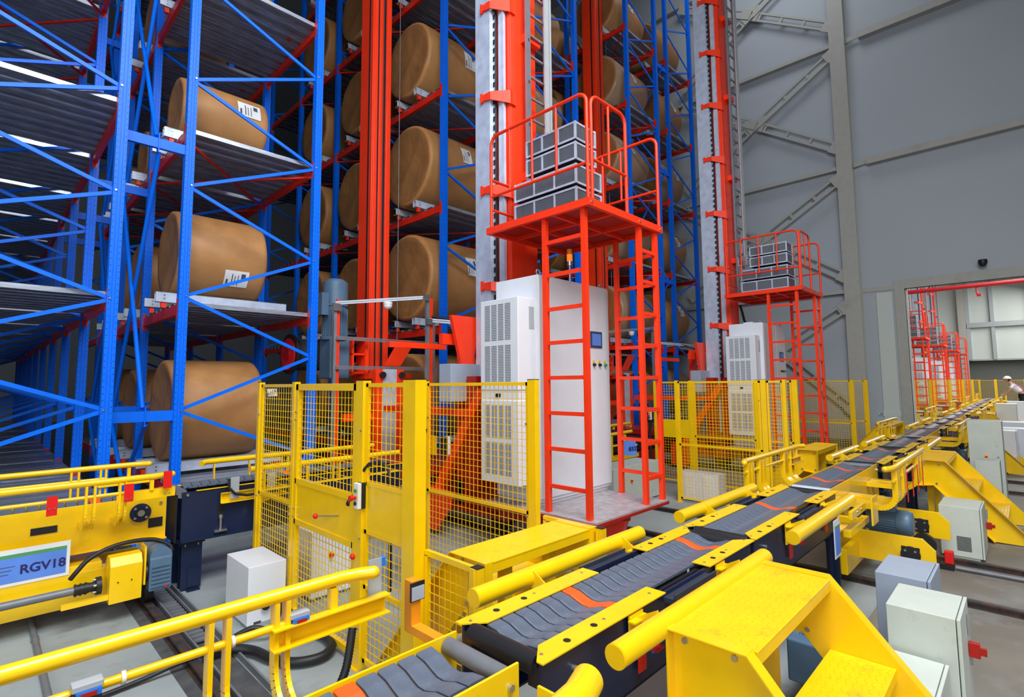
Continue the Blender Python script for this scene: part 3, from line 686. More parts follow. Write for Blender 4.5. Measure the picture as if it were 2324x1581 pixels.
    B(g, 'motor_mount', ORANGE); B(M().cyl((4.5, 8.09, 2.8), 'y', .03, .03, 8).cyl((4.5, 8.09, 2.42), 'y', .03, .03, 8), 'mount_bolt', BLACK)
    dm = B(M().cyl((3.98, 8.9, 2.62), 'x', .26, .5, 32), 'rope_drum', BLACK)
    dr_ = M()
    for k in range(16): dr_.cyl((3.80+k*.03, 8.9, 2.62), 'x', .272, .014, 32)
    B(dr_, 'wound_rope', SLOT, dm)
    B(M().cyl((3.70, 8.9, 2.62), 'x', .34, .05, 36), 'drum_flange', BLACK, dm); B(M().cyl((3.67, 8.9, 2.62), 'x', .27, .03, 36), 'drum_face', RED, dm); B(M().cyl((3.65, 8.9, 2.62), 'x', .10, .03, 20), 'drum_hub', DRED, dm)
    # aluminium guard frame with red posts
    for q in ((4.02, 7.98, .8, 4.07, 8.03, 3.40), (5.28, 7.18, .8, 5.34, 7.23, 3.56), (6.0, 7.95, .8, 6.04, 8.0, 3.3)): B(M().box(*q), 'guard_post', ALU)
    for q in ((4.08, 8.0, .8, 4.13, 8.05, 3.5), (5.35, 7.20, .8, 5.42, 7.27, 3.56), (5.93, 8.0, .8, 5.99, 8.06, 3.3)): B(M().box(*q), 'guard_stiffener', ORANGE)
    for z in (2.86, 2.38):
        m = M()
        for k in (-1, 0, 1): m.bar((4.05, 7.96, z+k*.022), (6.1, 7.96, z+k*.022), .03, .016)
        B(m, 'guard_rail', ALU)
    m = M()
    for k in (-1, 1): m.bar((4.05, 8.0, 3.43+k*.016), (5.31, 7.21, 3.57+k*.016), .04, .026)
    B(m, 'guard_rail', ALU)
    m = M()
    for k in (-1, 1): m.bar((5.34, 7.2, 3.18+k*.018), (6.25, 6.2, 3.05+k*.018), .04, .026)
    B(m, 'guard_rail', ALU)
    for q in ((3.98, 7.94, 3.3, 4.12, 7.98, 3.42), (5.2, 7.14, 3.5, 5.3, 7.18, 3.6), (5.26, 7.14, 3.1, 5.40, 7.17, 3.2)): B(M().box(*q), 'clamp_plate', STEEL)
    cm = B(M().cyl((4.72, 7.5, 3.44), 'z', .075, .04, 20).sphere((4.72, 7.5, 3.40), .072, sc=(1, 1, .9)), 'dome_camera', WHITE)
    B(M().cyl((6.15, 6.25, 3.12), 'z', .085, .03, 20).sphere((6.15, 6.2, 3.06), .075), 'dome_camera', WHITE)
    B(M().add([(4.98, 8.02, 2.42), (5.32, 8.02, 2.42), (5.55, 7.9, 2.87), (5.2, 7.9, 2.87), (4.98, 8.05, 2.40), (5.32, 8.05, 2.40), (5.55, 7.93, 2.85), (5.2, 7.93, 2.85)], [(0, 1, 2, 3), (7, 6, 5, 4), (0, 4, 5, 1), (1, 5, 6, 2), (2, 6, 7, 3), (3, 7, 4, 0)]), 'deflector_plate', ORANGE)
    B(M().box(4.86, 7.86, .9, 5.14, 7.9, 2.36), 'sheet_cover', GALVB)
    B(M().box(4.72, 7.85, .8, 4.86, 7.95, 2.36).box(5.14, 7.85, .8, 5.28, 7.95, 2.36).box(4.2, 7.95, 1.5, 5.9, 8.02, 1.62), 'cover_frame', ORANGE)
    for xx in (4.84, 5.22): B(M().cyl((xx, 7.82, 2.26), 'y', .055, .05, 20), 'rubber_buffer', BLACK)
    B(M().box(4.2, 6.2, .80, 5.9, 7.8, .92), 'load_table', DRED)
    B(M().tube([(5.4, 7.2, 3.25), (5.8, 6.7, 3.15), (6.1, 6.3, 2.95), (6.0, 5.9, 2.9)], .02, 8), 'cable', BLACK)
    return t
crane = make_crane('nearest orange stacker crane with white cabinet, ladder and railed platform')
DX = 7.52
copy_tree(crane, (5.35+DX, 5.0, 0), label='second orange stacker crane in front of the grey cross wall')
for k, (dx, s) in enumerate(((26.18, 'first'), (33.83, 'second'), (41.63, 'third'), (48.43, 'last'))):
    copy_tree(crane, (5.35+dx, 5.0, 0), label='%s orange crane counted from the opening, standing in the far hall' % s)
# ================================================================== conveyors along x
YC = 1.70                     # belt centre line
def slat_mesh():
    pts = [(-.165, .012), (-.10, .004), (-.055, -.012), (-.02, -.022), (.02, -.022), (.055, -.012), (.10, .004), (.165, .012)]
    m = M(); n = len(pts); prof = ((-.041, -.014), (-.041, -.004), (-.034, 0), (.034, 0), (.041, -.004), (.041, -.014))
    vs = [(px, y, z+pz) for (y, z) in pts for (px, pz) in prof]; k = len(prof)
    fs = [(i*k+j, i*k+(j+1) % k, (i+1)*k+(j+1) % k, (i+1)*k+j) for i in range(n-1) for j in range(k)]
    fs += [tuple(range(k))[::-1], tuple((n-1)*k+j for j in range(k))]
    m.add(vs, fs); return m
SM = slat_mesh().mesh('slat'); SM.materials.append(SLAT)
SMO = slat_mesh().mesh('slat_orange'); SMO.materials.append(SLATO)
def slats(t, x0, x1, yc, z, orange_at, drop=()):
    x = x0+.045; k = 0; pitch = .0905
    while x < x1-.03:
        o = k in orange_at
        s = inst(SMO if o else SM, 'slat', t, (x, yc, z))
        if o: s['label'] = 'orange slat'
        x += pitch; k += 1
def strip(x0, x1, yo, yi, z, ch0=True, ch1=True):
    # yellow cover strip with chamfered outer->inner corners and round holes marked as dark sunk discs
    c = .10; w = (yi-yo)
    poly = []
    poly += [(x0+.0, yo), (x0+.0, yo+w*.30), (x0+c, yi)] if ch0 else [(x0, yo), (x0, yi)]
    poly += [(x1-c, yi), (x1, yo+w*.30), (x1, yo)] if ch1 else [(x1, yi), (x1, yo)]
    m = M().prism(poly, 'z', z-.005, z+.001); return m
def floor_bolts(pts, ax='z'): return bolts(pts, ax, .008, .006)
def roll_tube(t, x0, x1, y, z, r=.051, flange=1):
    g = build(M().tube([(x0, y, z), (x1, y, z)], r, 28), 'side_guard_tube', YEL, t)
    build(M().cyl((x0-.001, y, z), 'x', r*.93, .006, 28).cyl((x1+.001, y, z), 'x', r*.93, .006, 28), 'end_cap', YELD, g)
    s = 1 if y < YC else -1
    for xx in (x0+.42, x1-.30):
        m = M().prism([(y+s*.04, z+.045), (y+s*.16, z-.02), (y+s*.16, z-.09), (y+s*.02, z-.05)], 'x', xx-.004, xx+.004).box(xx-.06, y+s*.155, z-.16, xx+.06, y+s*.165, z+.0).box(xx-.07, y+s*.12, z-.026, xx+.07, y+s*.16, z-.018)
        build(m, 'tube_bracket', YEL, g); build(bolts([(xx-.03, y+s*.165+(-s)*.02, z-.07)], 'y', .013, .02), 'bracket_bolt', STEEL, g)
def conveyor(x0, x1, label, near=False, orange_at=(7, 21), tubeR=True):
    t = thing('belt_conveyor', label, 'conveyor', (x0, YC, 0), 'navy framed slat conveyor sections')
    z = 1.0
    sp = M().box(x0+.02, 1.455, .62, x1-.02, 1.47, .985).box(x0+.02, 1.455, .62, x1-.02, 1.53, .632)
    build(sp, 'side_plate', NAVY, t); build(M().box(x0+.02, 1.93, .62, x1-.02, 1.945, .985).box(x0+.02, 1.87, .62, x1-.02, 1.945, .632), 'side_plate', NAVY, t)
    build(M().box(x0+.02, 1.47, .88, x1-.02, 1.53, .965).box(x0+.02, 1.88, .88, x1-.02, 1.93, .965), 'slide_rail', BLACK, t)
    slats(t, x0+.10, x1-.06, YC, z-.02, orange_at)
    xm = (x0+x1)/2
    for (a, b, c0, c1) in ((x0, x0+.98, True, False), (x1-.72, x1, False, True)):
        build(strip(a, b, 1.43, 1.545, z, c0, c1), 'cover_strip', YELD, t); build(strip(a, b, 1.97, 1.855, z, c0, c1), 'cover_strip', YELD, t)
        hp = []
        for yy in (1.482, 1.918):
            for q in (.05, .5, .92): hp.append((a+(b-a)*q, yy, z+.003))
        build(floor_bolts(hp), 'screw', STEEL, t)
        for yy in (1.482, 1.918):
            for q in (.22, .42): build(M().cyl((a+(b-a)*q, yy, z+.0015), 'z', .017, .003, 16), 'access_hole', BLACK, t)
    for yy, s in ((1.45, -1), (1.95, 1)):     # raised chain guard blocks midway
        build(M().box(x0+1.0, yy-.05, z-.06, x1-.74, yy+.06, z-.035).box(x0+1.0, yy+s*.055, z-.045, x1-.74, yy+s*.065, z-.01), 'chain_guard', GUARD, t)
    for xx in (x0+.05, x1-.05):
        build(M().cyl((xx, YC, .955), 'y', .045, .40, 20), 'end_roller', BLACK, t)
    for xx in (x0+.12, x1-.15):
        for yy in (1.46, 1.90): build(M().box(xx-.06, yy, .012, xx+.06, yy+.03, .62).box(xx-.012, yy-.04, .012, xx+.012, yy+.07, .62).box(xx-.1, yy-.05, 0, xx+.1, yy+.08, .012), 'leg', NAVY, t)
    roll_tube(t, x0+.26, x0+1.90, 2.135, .985)
    if tubeR: roll_tube(t, x0+.27, x0+1.97, 1.275, .985)
    build(bolts([(x0+.22+.5*k, 1.45, .9) for k in range(4)], 'y', .014, .02), 'side_bolt', STEEL, t)
    # red sensor plate with blue sensor
    for xx in ((x0+.78,) if not near else (x0+.70, x0+1.72)):
        build(M().box(xx, 1.43, .70, xx+.07, 1.436, .83).box(xx, 1.33, .83, xx+.07, 1.436, .836), 'sensor_plate', RED, t)
        build(M().tube([(xx+.05, 1.38, .80), (xx+.03, 1.40, .93)], .012, 10), 'sensor', BLUEP, t)
    return t
def jbar(t, x, ys, yt, zt, r, n=8, w=.018):
    """flat bar standing under the rail at y=yt that curves in to the frame at y=ys"""
    s = 1 if ys > yt else -1; rr = .14
    pts = [(yt, zt), (yt, .98)]
    for i in range(1, n+1):
        a = math.radians(90*i/n); pts.append((yt+s*(rr-rr*math.cos(a)), .98-rr*math.sin(a)))
    pts.append((ys, .84))
    m = M()
    for i in range(len(pts)-1):
        m.bar((x, *pts[i]), (x, *pts[i+1]), w, .05, (0, pts[i+1][1]-pts[i][1], -(pts[i+1][0]-pts[i][0])))
    return m
def rgv(label, x0, x1, yc, wheelx=(), skipR=False, jw=.018, wheels=(.4, .09), L=None, RR=None):
    """yellow shuttle car carrying a slat conveyor, guard rails either side"""
    t = thing('rail_shuttle', label, 'shuttle', (x1, yc, 0), 'yellow rail shuttles')
    z = 1.0
    for s in (-1, 1):
        y = yc+s*.185
        build(M().box(x0, min(y, y+s*.012), .58, x1, max(y, y+s*.012), 1.005).box(x0, min(y, y+s*.07), .58, x1, max(y, y+s*.07), .595), 'side_plate', YEL, t, bevel=.002)
    slats(t, x0+.08, x1-.16, yc, z-.012, (int((x1-x0-.2)/.0905)-5, 6))
    er = build(M().cyl((x1-.055, yc, .963), 'y', .036, .36, 24), 'end_roller', PIPE, t)
    build(M().cyl((x0+.055, yc, .963), 'y', .036, .36, 24), 'end_roller', GALVB, t)
    build(bolts([(x1-.05, yc-.2, .93), (x1-.05, yc+.2, .93)], 'y', .016, .02), 'axle_bolt', STEEL, t)
    build(M().box(x0, yc-.30, .18, x1-.15, yc-.24, .42).box(x0, yc+.24, .18, x1-.15, yc+.30, .42).box(x1-.6, yc-.25, .24, x1-.45, yc+.25, .40), 'chassis_beam', YEL, t, bevel=.004)
    for s in (-1, 1):
        if skipR and s < 0: continue
        xa, xb, off, dx = (L if s > 0 else RR) or (x0+.05, x1-.03, .535, .02); y = yc+s*off
        pts = [(xb-.0, y-s*.045, 1.245), (xb-.05, y-s*.02, 1.245), (xb-.14, y, 1.245), (xa+.14, y, 1.245), (xa+.05, y-s*.02, 1.245), (xa, y-s*.045, 1.245)]
        g = build(M().tube(pts, .028, 22).sphere(pts[0], .0285, 16, 10).sphere(pts[-1], .0285, 16, 10), 'guard_rail', YEL, t)
        build(M().tube([(xa+.1, y, 1.125), (xb-.375, y, 1.125)], .0155, 16), 'lower_rail', YEL, t)
        build(M().chan((xb-.44, y, 1.085), (xb+dx, y, 1.085), .05, .085, .006, flip=s), 'channel_bar', YEL, t)
        for xx in (xb-.66, xb-.60, xb-.42, xb-.375) + ((xa+.55, xa+.65, xa+.2, xa+.3) if x1-x0 > 1.8 else (xa+.2, xa+.3)):
            build(jbar(t, xx, yc+s*.20, y, 1.222, .037, w=jw), 'curved_bracket', YEL, t)
        build(M().box(xb-.19, y-.02, 1.12, xb-.16, y+.02, 1.215), 'short_post', YEL, t)
    for xx in wheelx:
        for s in (-1, 1): build(M().cyl((xx, yc+s*wheels[0], .062+wheels[1]), 'x', wheels[1], .07, 24), 'wheel', BLACK, t)
    return t
nm = ['first', 'second', 'third', 'fourth', 'fifth', 'sixth', 'seventh']
P_ = 6.88
c1 = conveyor(1.62, 3.86, 'navy framed slat conveyor nearest the camera with yellow cover strips', True, (6, 20))
c2 = conveyor(3.885, 6.12, 'navy framed slat conveyor just before the second shuttle', True, (12,))
for k in range(1, 6):
    copy_tree(c1, (1.62+P_*k, YC, 0), label='navy slat conveyor section just past shuttle number %s along the line' % nm[k])
    copy_tree(c2, (3.885+P_*k, YC, 0), label='navy slat conveyor section just before shuttle number %s along the line' % nm[k+1])
r1 = rgv('yellow shuttle in the front left corner with the long guard rail', -1.2, 1.56, YC, wheelx=(1.25, -.9), skipR=True, L=(-1.15, 1.32, .535, .09))
r2 = rgv('yellow shuttle between the second and third conveyor sections', 6.16, 8.44, YC, wheelx=(6.62, 7.92), jw=.07, wheels=(.70, .12), L=(5.72, 7.75, .535, .0), RR=(6.20, 8.40, .70, .0))
# drive parts hanging on the side of the shuttle (all move with it)
def drive_motor(t, x, ya, yb, z, r):
    L = ya-yb
    b = build(M().cyl((x, ya-L*.62, z), 'y', r*.92, L*.40, 28), 'drive_motor', MOTOR, t)
    f = M()
    for k in range(30):
        a = 2*PI*k/30; c, s = math.cos(a), math.sin(a); f.bar((x+c*r*.95, ya-L*.44, z+s*r*.95), (x+c*r*.95, ya-L*.80, z+s*r*.95), .005, .02, (c, 0, s))
    build(f, 'cooling_fins', MOTOR, b); build(M().tube([(x, ya-L*.79, z), (x, ya-L*.81, z), (x, ya-L*.95, z), (x, ya-L*.99, z), (x, yb, z)], [r*.92, r*1.04, r*1.04, r*.92, r*.7], 28), 'fan_cover', MOTOR, b)
    build(M().box(x-.06, ya-L*.80, z+r*.8, x+.06, ya-L*.55, z+r*1.6), 'terminal_box', MOTOR, b, bevel=.008); build(M().cyl((x, ya-L*.41, z), 'y', r*.75, L*.06, 24), 'flange', BLACK, b)
    g = M().box(x-r*.9, ya-L*.38, z-r*1.05, x+r*.9, ya, z+r*.9)
    for k in range(6): g.box(x-r*.97, ya-L*.35+k*L*.055, z-r*.9, x-r*.9, ya-L*.33+k*L*.055, z+r*.8)
    build(g, 'gearbox', MOTOR, b, bevel=.008)
def axle_plate(t, x, ya, yb, z0, z1, yw):
    c = .10; p = build(M().prism([(ya, z0), (yb, z0), (yb, z1-c), (yb+c, z1), (ya, z1)], 'x', x-.02, x+.02), 'axle_plate', YEL, t, bevel=.003)
    zc = z0+(z1-z0)*.42
    b = build(M().cyl((x-.035, yw, zc), 'x', .082, .03, 26).box(x-.026, yw-.075, zc-.075, x-.02, yw+.075, zc+.075), 'bearing', BLACK, p)
    build(bolts([(x-.05, yw+.058*math.cos(a), zc+.058*math.sin(a)) for a in (.785, 2.356, 3.927, 5.498)], 'x', .012, .014), 'bolt', STEEL, b)
drive_motor(r2, 7.0, 1.66, .96, .59, .125)
axle_plate(r2, 6.72, 1.62, .76, .23, .52, .96); axle_plate(r2, 8.02, 1.50, .76, .25, .55, 1.03)
for k in range(1, 6): copy_tree(r2, (8.44+P_*k, YC, 0), label='yellow shuttle number %s along the conveyor line' % nm[k+1])
# elbow guard of the front shuttle
build(M().tube([(.4, 1.02, 1.15), (1.20, 1.02, 1.15), (1.33, 1.035, 1.15), (1.43, 1.07, 1.15)], .05, 24), 'guard_rail', YEL, r1)
build(M().box(1.44, 1.06, .80, 1.452, 1.30, 1.04).box(1.44, 1.06, .80, 1.60, 1.072, 1.02), 'end_plate', YEL, r1)
build(M().box(1.50, 1.055, .86, 1.58, 1.06, .98), 'sensor_plate', RED, r1, label='red sensor plate')
# sensors on the front shuttle rail
def photo_sensor(parent, x, y, z, name='photo_sensor', bracket=True):
    s = build(M().box(x-.04, y-.02, z, x+.04, y+.03, z+.02), name, GREYP, parent, bevel=.003)
    build(M().box(x-.03, y-.026, z-.022, x+.035, y-.0, z), 'sensor_body', BLUEP, s); build(M().box(x-.018, y-.03, z-.018, x+.022, y-.025, z-.004), 'sensor_lens', DRED, s)
    return s
ps = photo_sensor(r1, .30, 2.20, 1.145)
build(M().box(.262, 2.17, .85, .335, 2.176, 1.125), 'sensor_bracket', BLACK, r1); build(M().tube([(.27, 2.20, 1.13), (.22, 2.20, 1.10), (.235, 2.2, 1.06), (.27, 2.2, 1.05)], .012, 8), 'sensor_cable', BLACK, r1)
photo_sensor(r1, .99, 2.22, 1.145)
for xx in (.40, .74): build(M().cyl((xx, 2.235, 1.125), 'x', .0215, .012, 16), 'cable_tie', WHITE, r1)
build(M().box(1.33, 2.25, 1.09, 1.40, 2.256, 1.28), 'reflector_plate', GREYP, r1); build(M().box(1.40, 2.24, 1.24, 1.415, 2.27, 1.28), 'sensor', BLUEP, r1)
# amber L bracket with reflector at the end of the shuttle
build(M().box(1.585, 2.27, .86, 1.64, 2.33, 1.11).box(1.585, 1.90, .86, 1.64, 2.27, .90), 'angle_bracket', AMBER, r1, label='amber angle bracket')
rf = build(M().box(1.575, 2.262, 1.015, 1.66, 2.27, 1.105), 'reflector', BLACK, r1); build(M().box(1.58, 2.258, 1.02, 1.655, 2.263, 1.085), 'reflector_face', GALVB, rf)
# ------------------------------------------------------------------ transverse shuttle and dark conveyor at left
def smooth(pts, n=6):
    P = [Vector(p) for p in pts]; out = []
    for i in range(len(P)-1):
        p0 = P[max(i-1, 0)]; p1 = P[i]; p2 = P[i+1]; p3 = P[min(i+2, len(P)-1)]
        for k in range(n):
            t_ = k/n; out.append(.5*((2*p1)+(p2-p0)*t_+(2*p0-5*p1+4*p2-p3)*t_*t_+(3*p1-p0-3*p2+p3)*t_**3))
    return out+[P[-1]]
YL = 6.52
t = rgv('yellow shuttle car with the RGV18 sign at the left edge', -1.6, 1.42, YL, wheelx=(1.25, -.9))
RG = t
build(M().box(-1.55, YL-.34, .15, 1.04, YL-.20, .44).box(.5, YL-.33, .44, .9, YL+.2, .50), 'chassis_box', YEL, t, bevel=.004)
fl = build(M().cyl((1.20, YL-.21, .86), 'y', .088, .02, 30), 'bearing_flange', NAVY, t)
build(M().cyl((1.20, YL-.225, .86), 'y', .045, .02, 24), 'bearing_ring', BLACK, fl); build(M().cyl((1.20, YL-.235, .86), 'y', .03, .02, 20), 'shaft_end', STEEL, fl)
build(bolts([(1.20+.065*math.cos(a), YL-.222, .86+.065*math.sin(a)) for a in (.785, 2.356, 3.927, 5.498)], 'y', .013, .014), 'flange_bolt', STEEL, fl)
build(M().box(1.27, YL-.205, .70, 1.39, YL-.199, .79), 'rating_plate', BLACK, t)
build(M().box(.40, YL-.205, .80, .58, YL-.199, .86), 'hand_slot', BLACK, t)
for xx, zz in ((.50, 1.02), (1.03, 1.05), (1.33, 1.13)): build(M().box(xx-.035, YL-.60, zz, xx+.035, YL-.592, zz+.16), 'marker_plate', RED, t, label='red marker plate')
for xx in (.50, 1.03, 1.33):
    build(bolts([(xx-.018, YL-.602, 1.08), (xx+.018, YL-.602, 1.08)], 'y', .007, .006), 'bolt', STEEL, t)
sg = build(M().box(.14, YL-.345, .44, .665, YL-.335, .74), 'sign_board', PAPER, t, label='printed sign sheet')
build(M().box(.165, YL-.349, .47, .64, YL-.345, .67), 'sign_panel', SIGNB, sg); build(M().box(.165, YL-.349, .67, .64, YL-.345, .70), 'sign_header', SIGNG, sg)
text('RGV18', .102, (.488, YL-.352, .562), (PI/2, 0, 0), INKB, sg)
m = M()
for k, zz in enumerate((.54, .57, .60)): m.box(.20, YL-.3515, zz, .27+.02*k, YL-.349, zz+.004)
build(m, 'small_print', INK, sg)
# traction drive of the left shuttle
dv = build(M().prism([(YL-.62, .18), (YL-.40, .18), (YL-.36, .22), (YL-.36, .50), (YL-.44, .57), (YL-.56, .57), (YL-.62, .50)], 'x', .92, 1.16), 'drive_housing', YEL, t, bevel=.004)
build(bolts([(.98, YL-.625, .36), (1.08, YL-.625, .36)], 'y', .006, .006), 'bolt', BLACK, dv)
sh = build(M().tube([(-1.5, YL-.48, .33), (.72, YL-.48, .33)], .033, 18), 'drive_shaft', PIPE, t)
cp = M().cyl((.74, YL-.48, .33), 'x', .045, .10, 18)
for k in range(3): cp.cyl((.70+k*.035, YL-.48, .33), 'x', .052, .012, 18)
cp.cyl((.86, YL-.48, .33), 'x', .075, .04, 18).cyl((.80, YL-.48, .33), 'x', .04, .10, 18)
build(cp, 'shaft_coupling', BLACK, sh)
build(bolts([(.835, YL-.48+.055*math.cos(a), .33+.055*math.sin(a)) for a in (.4, 1.6, 2.8, 4.0, 5.2)], 'x', .011, .03), 'coupling_bolt', STEEL, sh)
gm_ = build(M().box(1.22, YL-.60, .20, 1.40, YL-.38, .50).cyl((1.31, YL-.49, .50), 'y', .09, .2, 20), 'gear_motor', MOTOR, t, bevel=.012)
m = M()
for k in range(6): m.box(1.235, YL-.612, .235+k*.036, 1.385, YL-.60, .250+k*.036)
build(m, 'cooling_ribs', MOTOR, gm_); build(M().cyl((1.35, YL-.613, .232), 'y', .012, .006, 12), 'oil_plug', RED, gm_)
build(M().box(1.175, YL-.60, .28, 1.19, YL-.42, .62), 'torque_arm', YEL, gm_); build(M().cyl((1.20, YL-.49, .36), 'x', .085, .03, 20), 'flange', BLACK, gm_)
build(M().tube(smooth([(.66, YL-.50, .44), (.70, YL-.52, .50), (.78, YL-.5, .58), (.92, YL-.48, .64), (1.10, YL-.45, .655), (1.28, YL-.43, .63), (1.40, YL-.45, .56), (1.42, YL-.47, .50)]), .02, 12), 'motor_cable', BLACK, t)
build(M().box(.60, YL-.60, .22, .95, YL-.56, .26), 'cable_tray', YEL, t)
# navy conveyor leading to the racks
t = thing('belt_conveyor', 'dark navy conveyor between the left shuttle and the yellow mesh gate', 'conveyor', (1.5, YL, 0), 'navy framed slat conveyor sections')
NC = t
build(M().box(1.55, YL-.22, .50, 4.3, YL-.205, 1.0).box(1.55, YL-.28, .50, 4.3, YL-.205, .512), 'side_plate', NAVY, t)
build(M().box(1.55, YL+.205, .50, 4.3, YL+.22, 1.0), 'side_plate', NAVY, t)
build(M().box(1.50, YL-.205, .50, 1.515, YL+.205, .98), 'end_plate', BLACK, t); build(M().cyl((1.55, YL, .99), 'y', .05, .41, 20), 'end_roller', PIPE, t)
build(M().cyl((1.60, YL-.225, 1.0-.03), 'y', .014, .012, 10), 'bolt', STEEL, t)
slats(t, 1.62, 4.2, YL, 1.03, (12,))
build(M().box(1.68, YL-.235, 1.0, 4.3, YL-.205, 1.008), 'cover_strip', YEL, t)
for yy in (YL-.15, YL+.17): build(M().box(1.57, yy-.055, .012, 1.76, yy-.045, .47).box(1.57, yy+.045, .012, 1.76, yy+.055, .47).box(1.66, yy-.045, .012, 1.67, yy+.045, .47).box(1.55, yy-.075, .47, 1.78, yy+.075, .482).box(1.55, yy-.075, .487, 1.78, yy+.075, .50).box(1.62, yy-.12, 0, 1.74, yy+.12, .012).box(1.63, yy-.065, .03, 1.73, yy-.055, .22), 'leg', NAVY, t)
build(bolts([(1.60, YL-.21, .505), (1.72, YL-.21, .505), (1.60, YL-.21, .46), (1.72, YL-.21, .46)], 'z', .01, .03), 'leg_bolt', STEEL, t)
build(M().cyl((1.92, YL-.222, .80), 'y', .035, .012, 20).box(1.895, YL-.226, .62, 1.945, YL-.216, .80), 'tension_slot', BLACK, t)
build(M().cyl((1.92, YL-.24, .64), 'z', .014, .16, 10).box(1.86, YL-.26, .545, 1.98, YL-.22, .565).cyl((1.92, YL-.24, .70), 'z', .022, .03, 10), 'tension_screw', STEEL, t)
build(M().chan((1.90, YL-.27, .90), (2.6, YL-.27, .90), .04, .11, .006, flip=1), 'channel_bar', YEL, t)
build(M().box(2.28, YL-.28, .80, 2.40, YL-.24, .84).box(2.28, YL-.30, .74, 2.30, YL-.22, .86), 'bracket', YELD, t)
for k, (yy, zz, xa, xb) in enumerate(((YL-.48, 1.20, 2.12, 4.0), (YL+.50, 1.20, 1.90, 4.2))):
    g = build(M().tube([(xa, yy, zz), (xb, yy, zz)] if k == 0 else [(xa, yy-.05, zz-.01), (xa+.05, yy-.01, zz), (xa+.12, yy, zz), (xb, yy, zz)], .032, 22), 'guard_rail', YEL, t)
    if k == 0: build(M().cyl((xa, yy, zz), 'x', .033, .006, 22), 'end_cap', YELD, g)
    for xx in (xa+.15, xa+.55, xa+.63, xa+.95, xa+1.03): build(M().box(xx-.007, yy-.02, .95, xx+.007, yy+.02, zz-.03), 'rail_post', YEL, t)
    build(M().box(xa+.1 if k == 0 else xa-.4, yy-.01, .95, xb, yy+.05, .965), 'rail_strip', YEL, t)
for xx, zz in ((2.03, 1.02), (2.42, 1.02)):
    pl_ = build(M().box(xx-.045, YL-.30, zz-.14, xx+.045, YL-.294, zz+.09), 'sensor_plate', GREYP, t, bevel=.002); build(M().box(xx-.065, YL-.30, zz+.05, xx-.045, YL-.27, zz+.085), 'sensor', BLACK, pl_); build(M().box(xx-.067, YL-.302, zz+.075, xx-.05, YL-.28, zz+.087), 'indicator', GREEN, pl_)
build(M().tube([(1.97, YL-.30, 1.08), (1.97, YL-.31, 1.0), (2.03, YL-.32, .93), (2.15, YL-.32, .90), (2.6, YL-.31, .905)], .014, 8), 'sensor_cable', BLACK, t)
# ------------------------------------------------------------------ floor tracks, grates, conduit
def track(x, y0, y1, label):
    o = build(M().box(x-.045, y0, 0, x+.045, y1, .008).box(x-.012, y0, .008, x+.012, y1, .045).box(x-.03, y0, .045, x+.03, y1, .062), 'track_rail', RUST, None, loc=(x, y0, 0))
    return tag(o, label, 'rail')
track(1.25, 1.0, 12, 'worn steel shuttle rail left of the white floor box'); track(-.9, 1.0, 12, 'worn steel shuttle rail at the far left of the left shuttle')
track(6.6, -6, 12, 'shuttle rail under the left half of the second shuttle'); track(8.0, -6, 12, 'shuttle rail under the right half of the second shuttle')
track(5.30, 2.8, 34, 'crane running rail under the first crane'); track(5.30+DX, 2.8, 34, 'crane running rail under the second crane')
for k in range(1, 6):
    track(6.6+P_*k, -6, 4, 'shuttle rail under the left half of shuttle number %s' % nm[k+1]); track(8.0+P_*k, -6, 4, 'shuttle rail under the right half of shuttle number %s' % nm[k+1])
for k, dx in enumerate((26.18, 33.83, 41.63, 48.43)): track(5.30+dx, 2.8, 11.5, 'crane rail under the %s crane of the far hall' % nm[k])
o = build(M().box(1.33, 1.0, 0, 1.345, 12, .05).box(1.53, 1.0, 0, 1.545, 12, .05), 'trench_edge', PIPE, None, loc=(1.44, 1, 0)); tag(o, 'pair of steel edge angles beside the slotted cable trench', 'edging')
gr = thing('slotted_grate', 'black slotted trench grate beside the worn left rail', 'grate', (1.41, 4.9, 0))
m = M().box(1.35, 4.95, .0, 1.36, 7.9, .03).box(1.47, 4.95, 0, 1.48, 7.9, .03)
build(m, 'grate_frame', BLACK, gr); m = M(); y = 4.97
while y < 7.88: m.box(1.36, y, .012, 1.47, y+.046, .028); y += .085
build(m, 'grate_bars', PIPE, gr); build(M().box(1.35, 4.95, 0, 1.48, 7.9, .006), 'trench_bed', BLACK, gr)
o = build(M().box(1.12, 1.2, 0, 1.52, 12, .003), 'stained_track_bed', mat('stained_dark_concrete', srgb(74, 76, 78), .6, var=.3, scale=7), None, loc=(1.3, 1.2, 0)); tag(o, 'dark stained strip of floor around the left rail', 'stain')
o = build(M().tube([(.455, 1.0, .022), (.455, 6.95, .022)], .022, 12).cyl((.455, 6.0, .022), 'y', .027, .05, 12), 'floor_conduit', PIPE); tag(o, 'grey conduit pipe running along the floor below the front rail', 'pipe')
sf = thing('position_sensor', 'small bolted sensor on the floor under the left shuttle shaft', 'sensor', (.45, 7.06, 0))
build(M().box(.36, 6.96, 0, .54, 7.20, .012).box(.40, 6.98, .012, .41, 7.18, .08).box(.50, 6.98, .012, .51, 7.18, .08), 'sensor_base', RED, sf); build(M().box(.405, 7.0, .07, .505, 7.2, .15), 'sensor_body', GREYP, sf, bevel=.004)
build(M().box(.43, 6.99, .09, .48, 7.0, .14), 'sensor_face', BLUEP, sf); build(bolts([(.375, 6.985, .02), (.525, 6.985, .02), (.375, 7.18, .02), (.525, 7.18, .02)], 'z', .016, .05), 'bolt', STEEL, sf)
o = build(M().tube([(7.72, .71, .03), (7.72, -6, .03)], .022, 10), 'floor_conduit', PIPE); tag(o, 'grey conduit pipe on the floor at the right between two black rails', 'pipe')
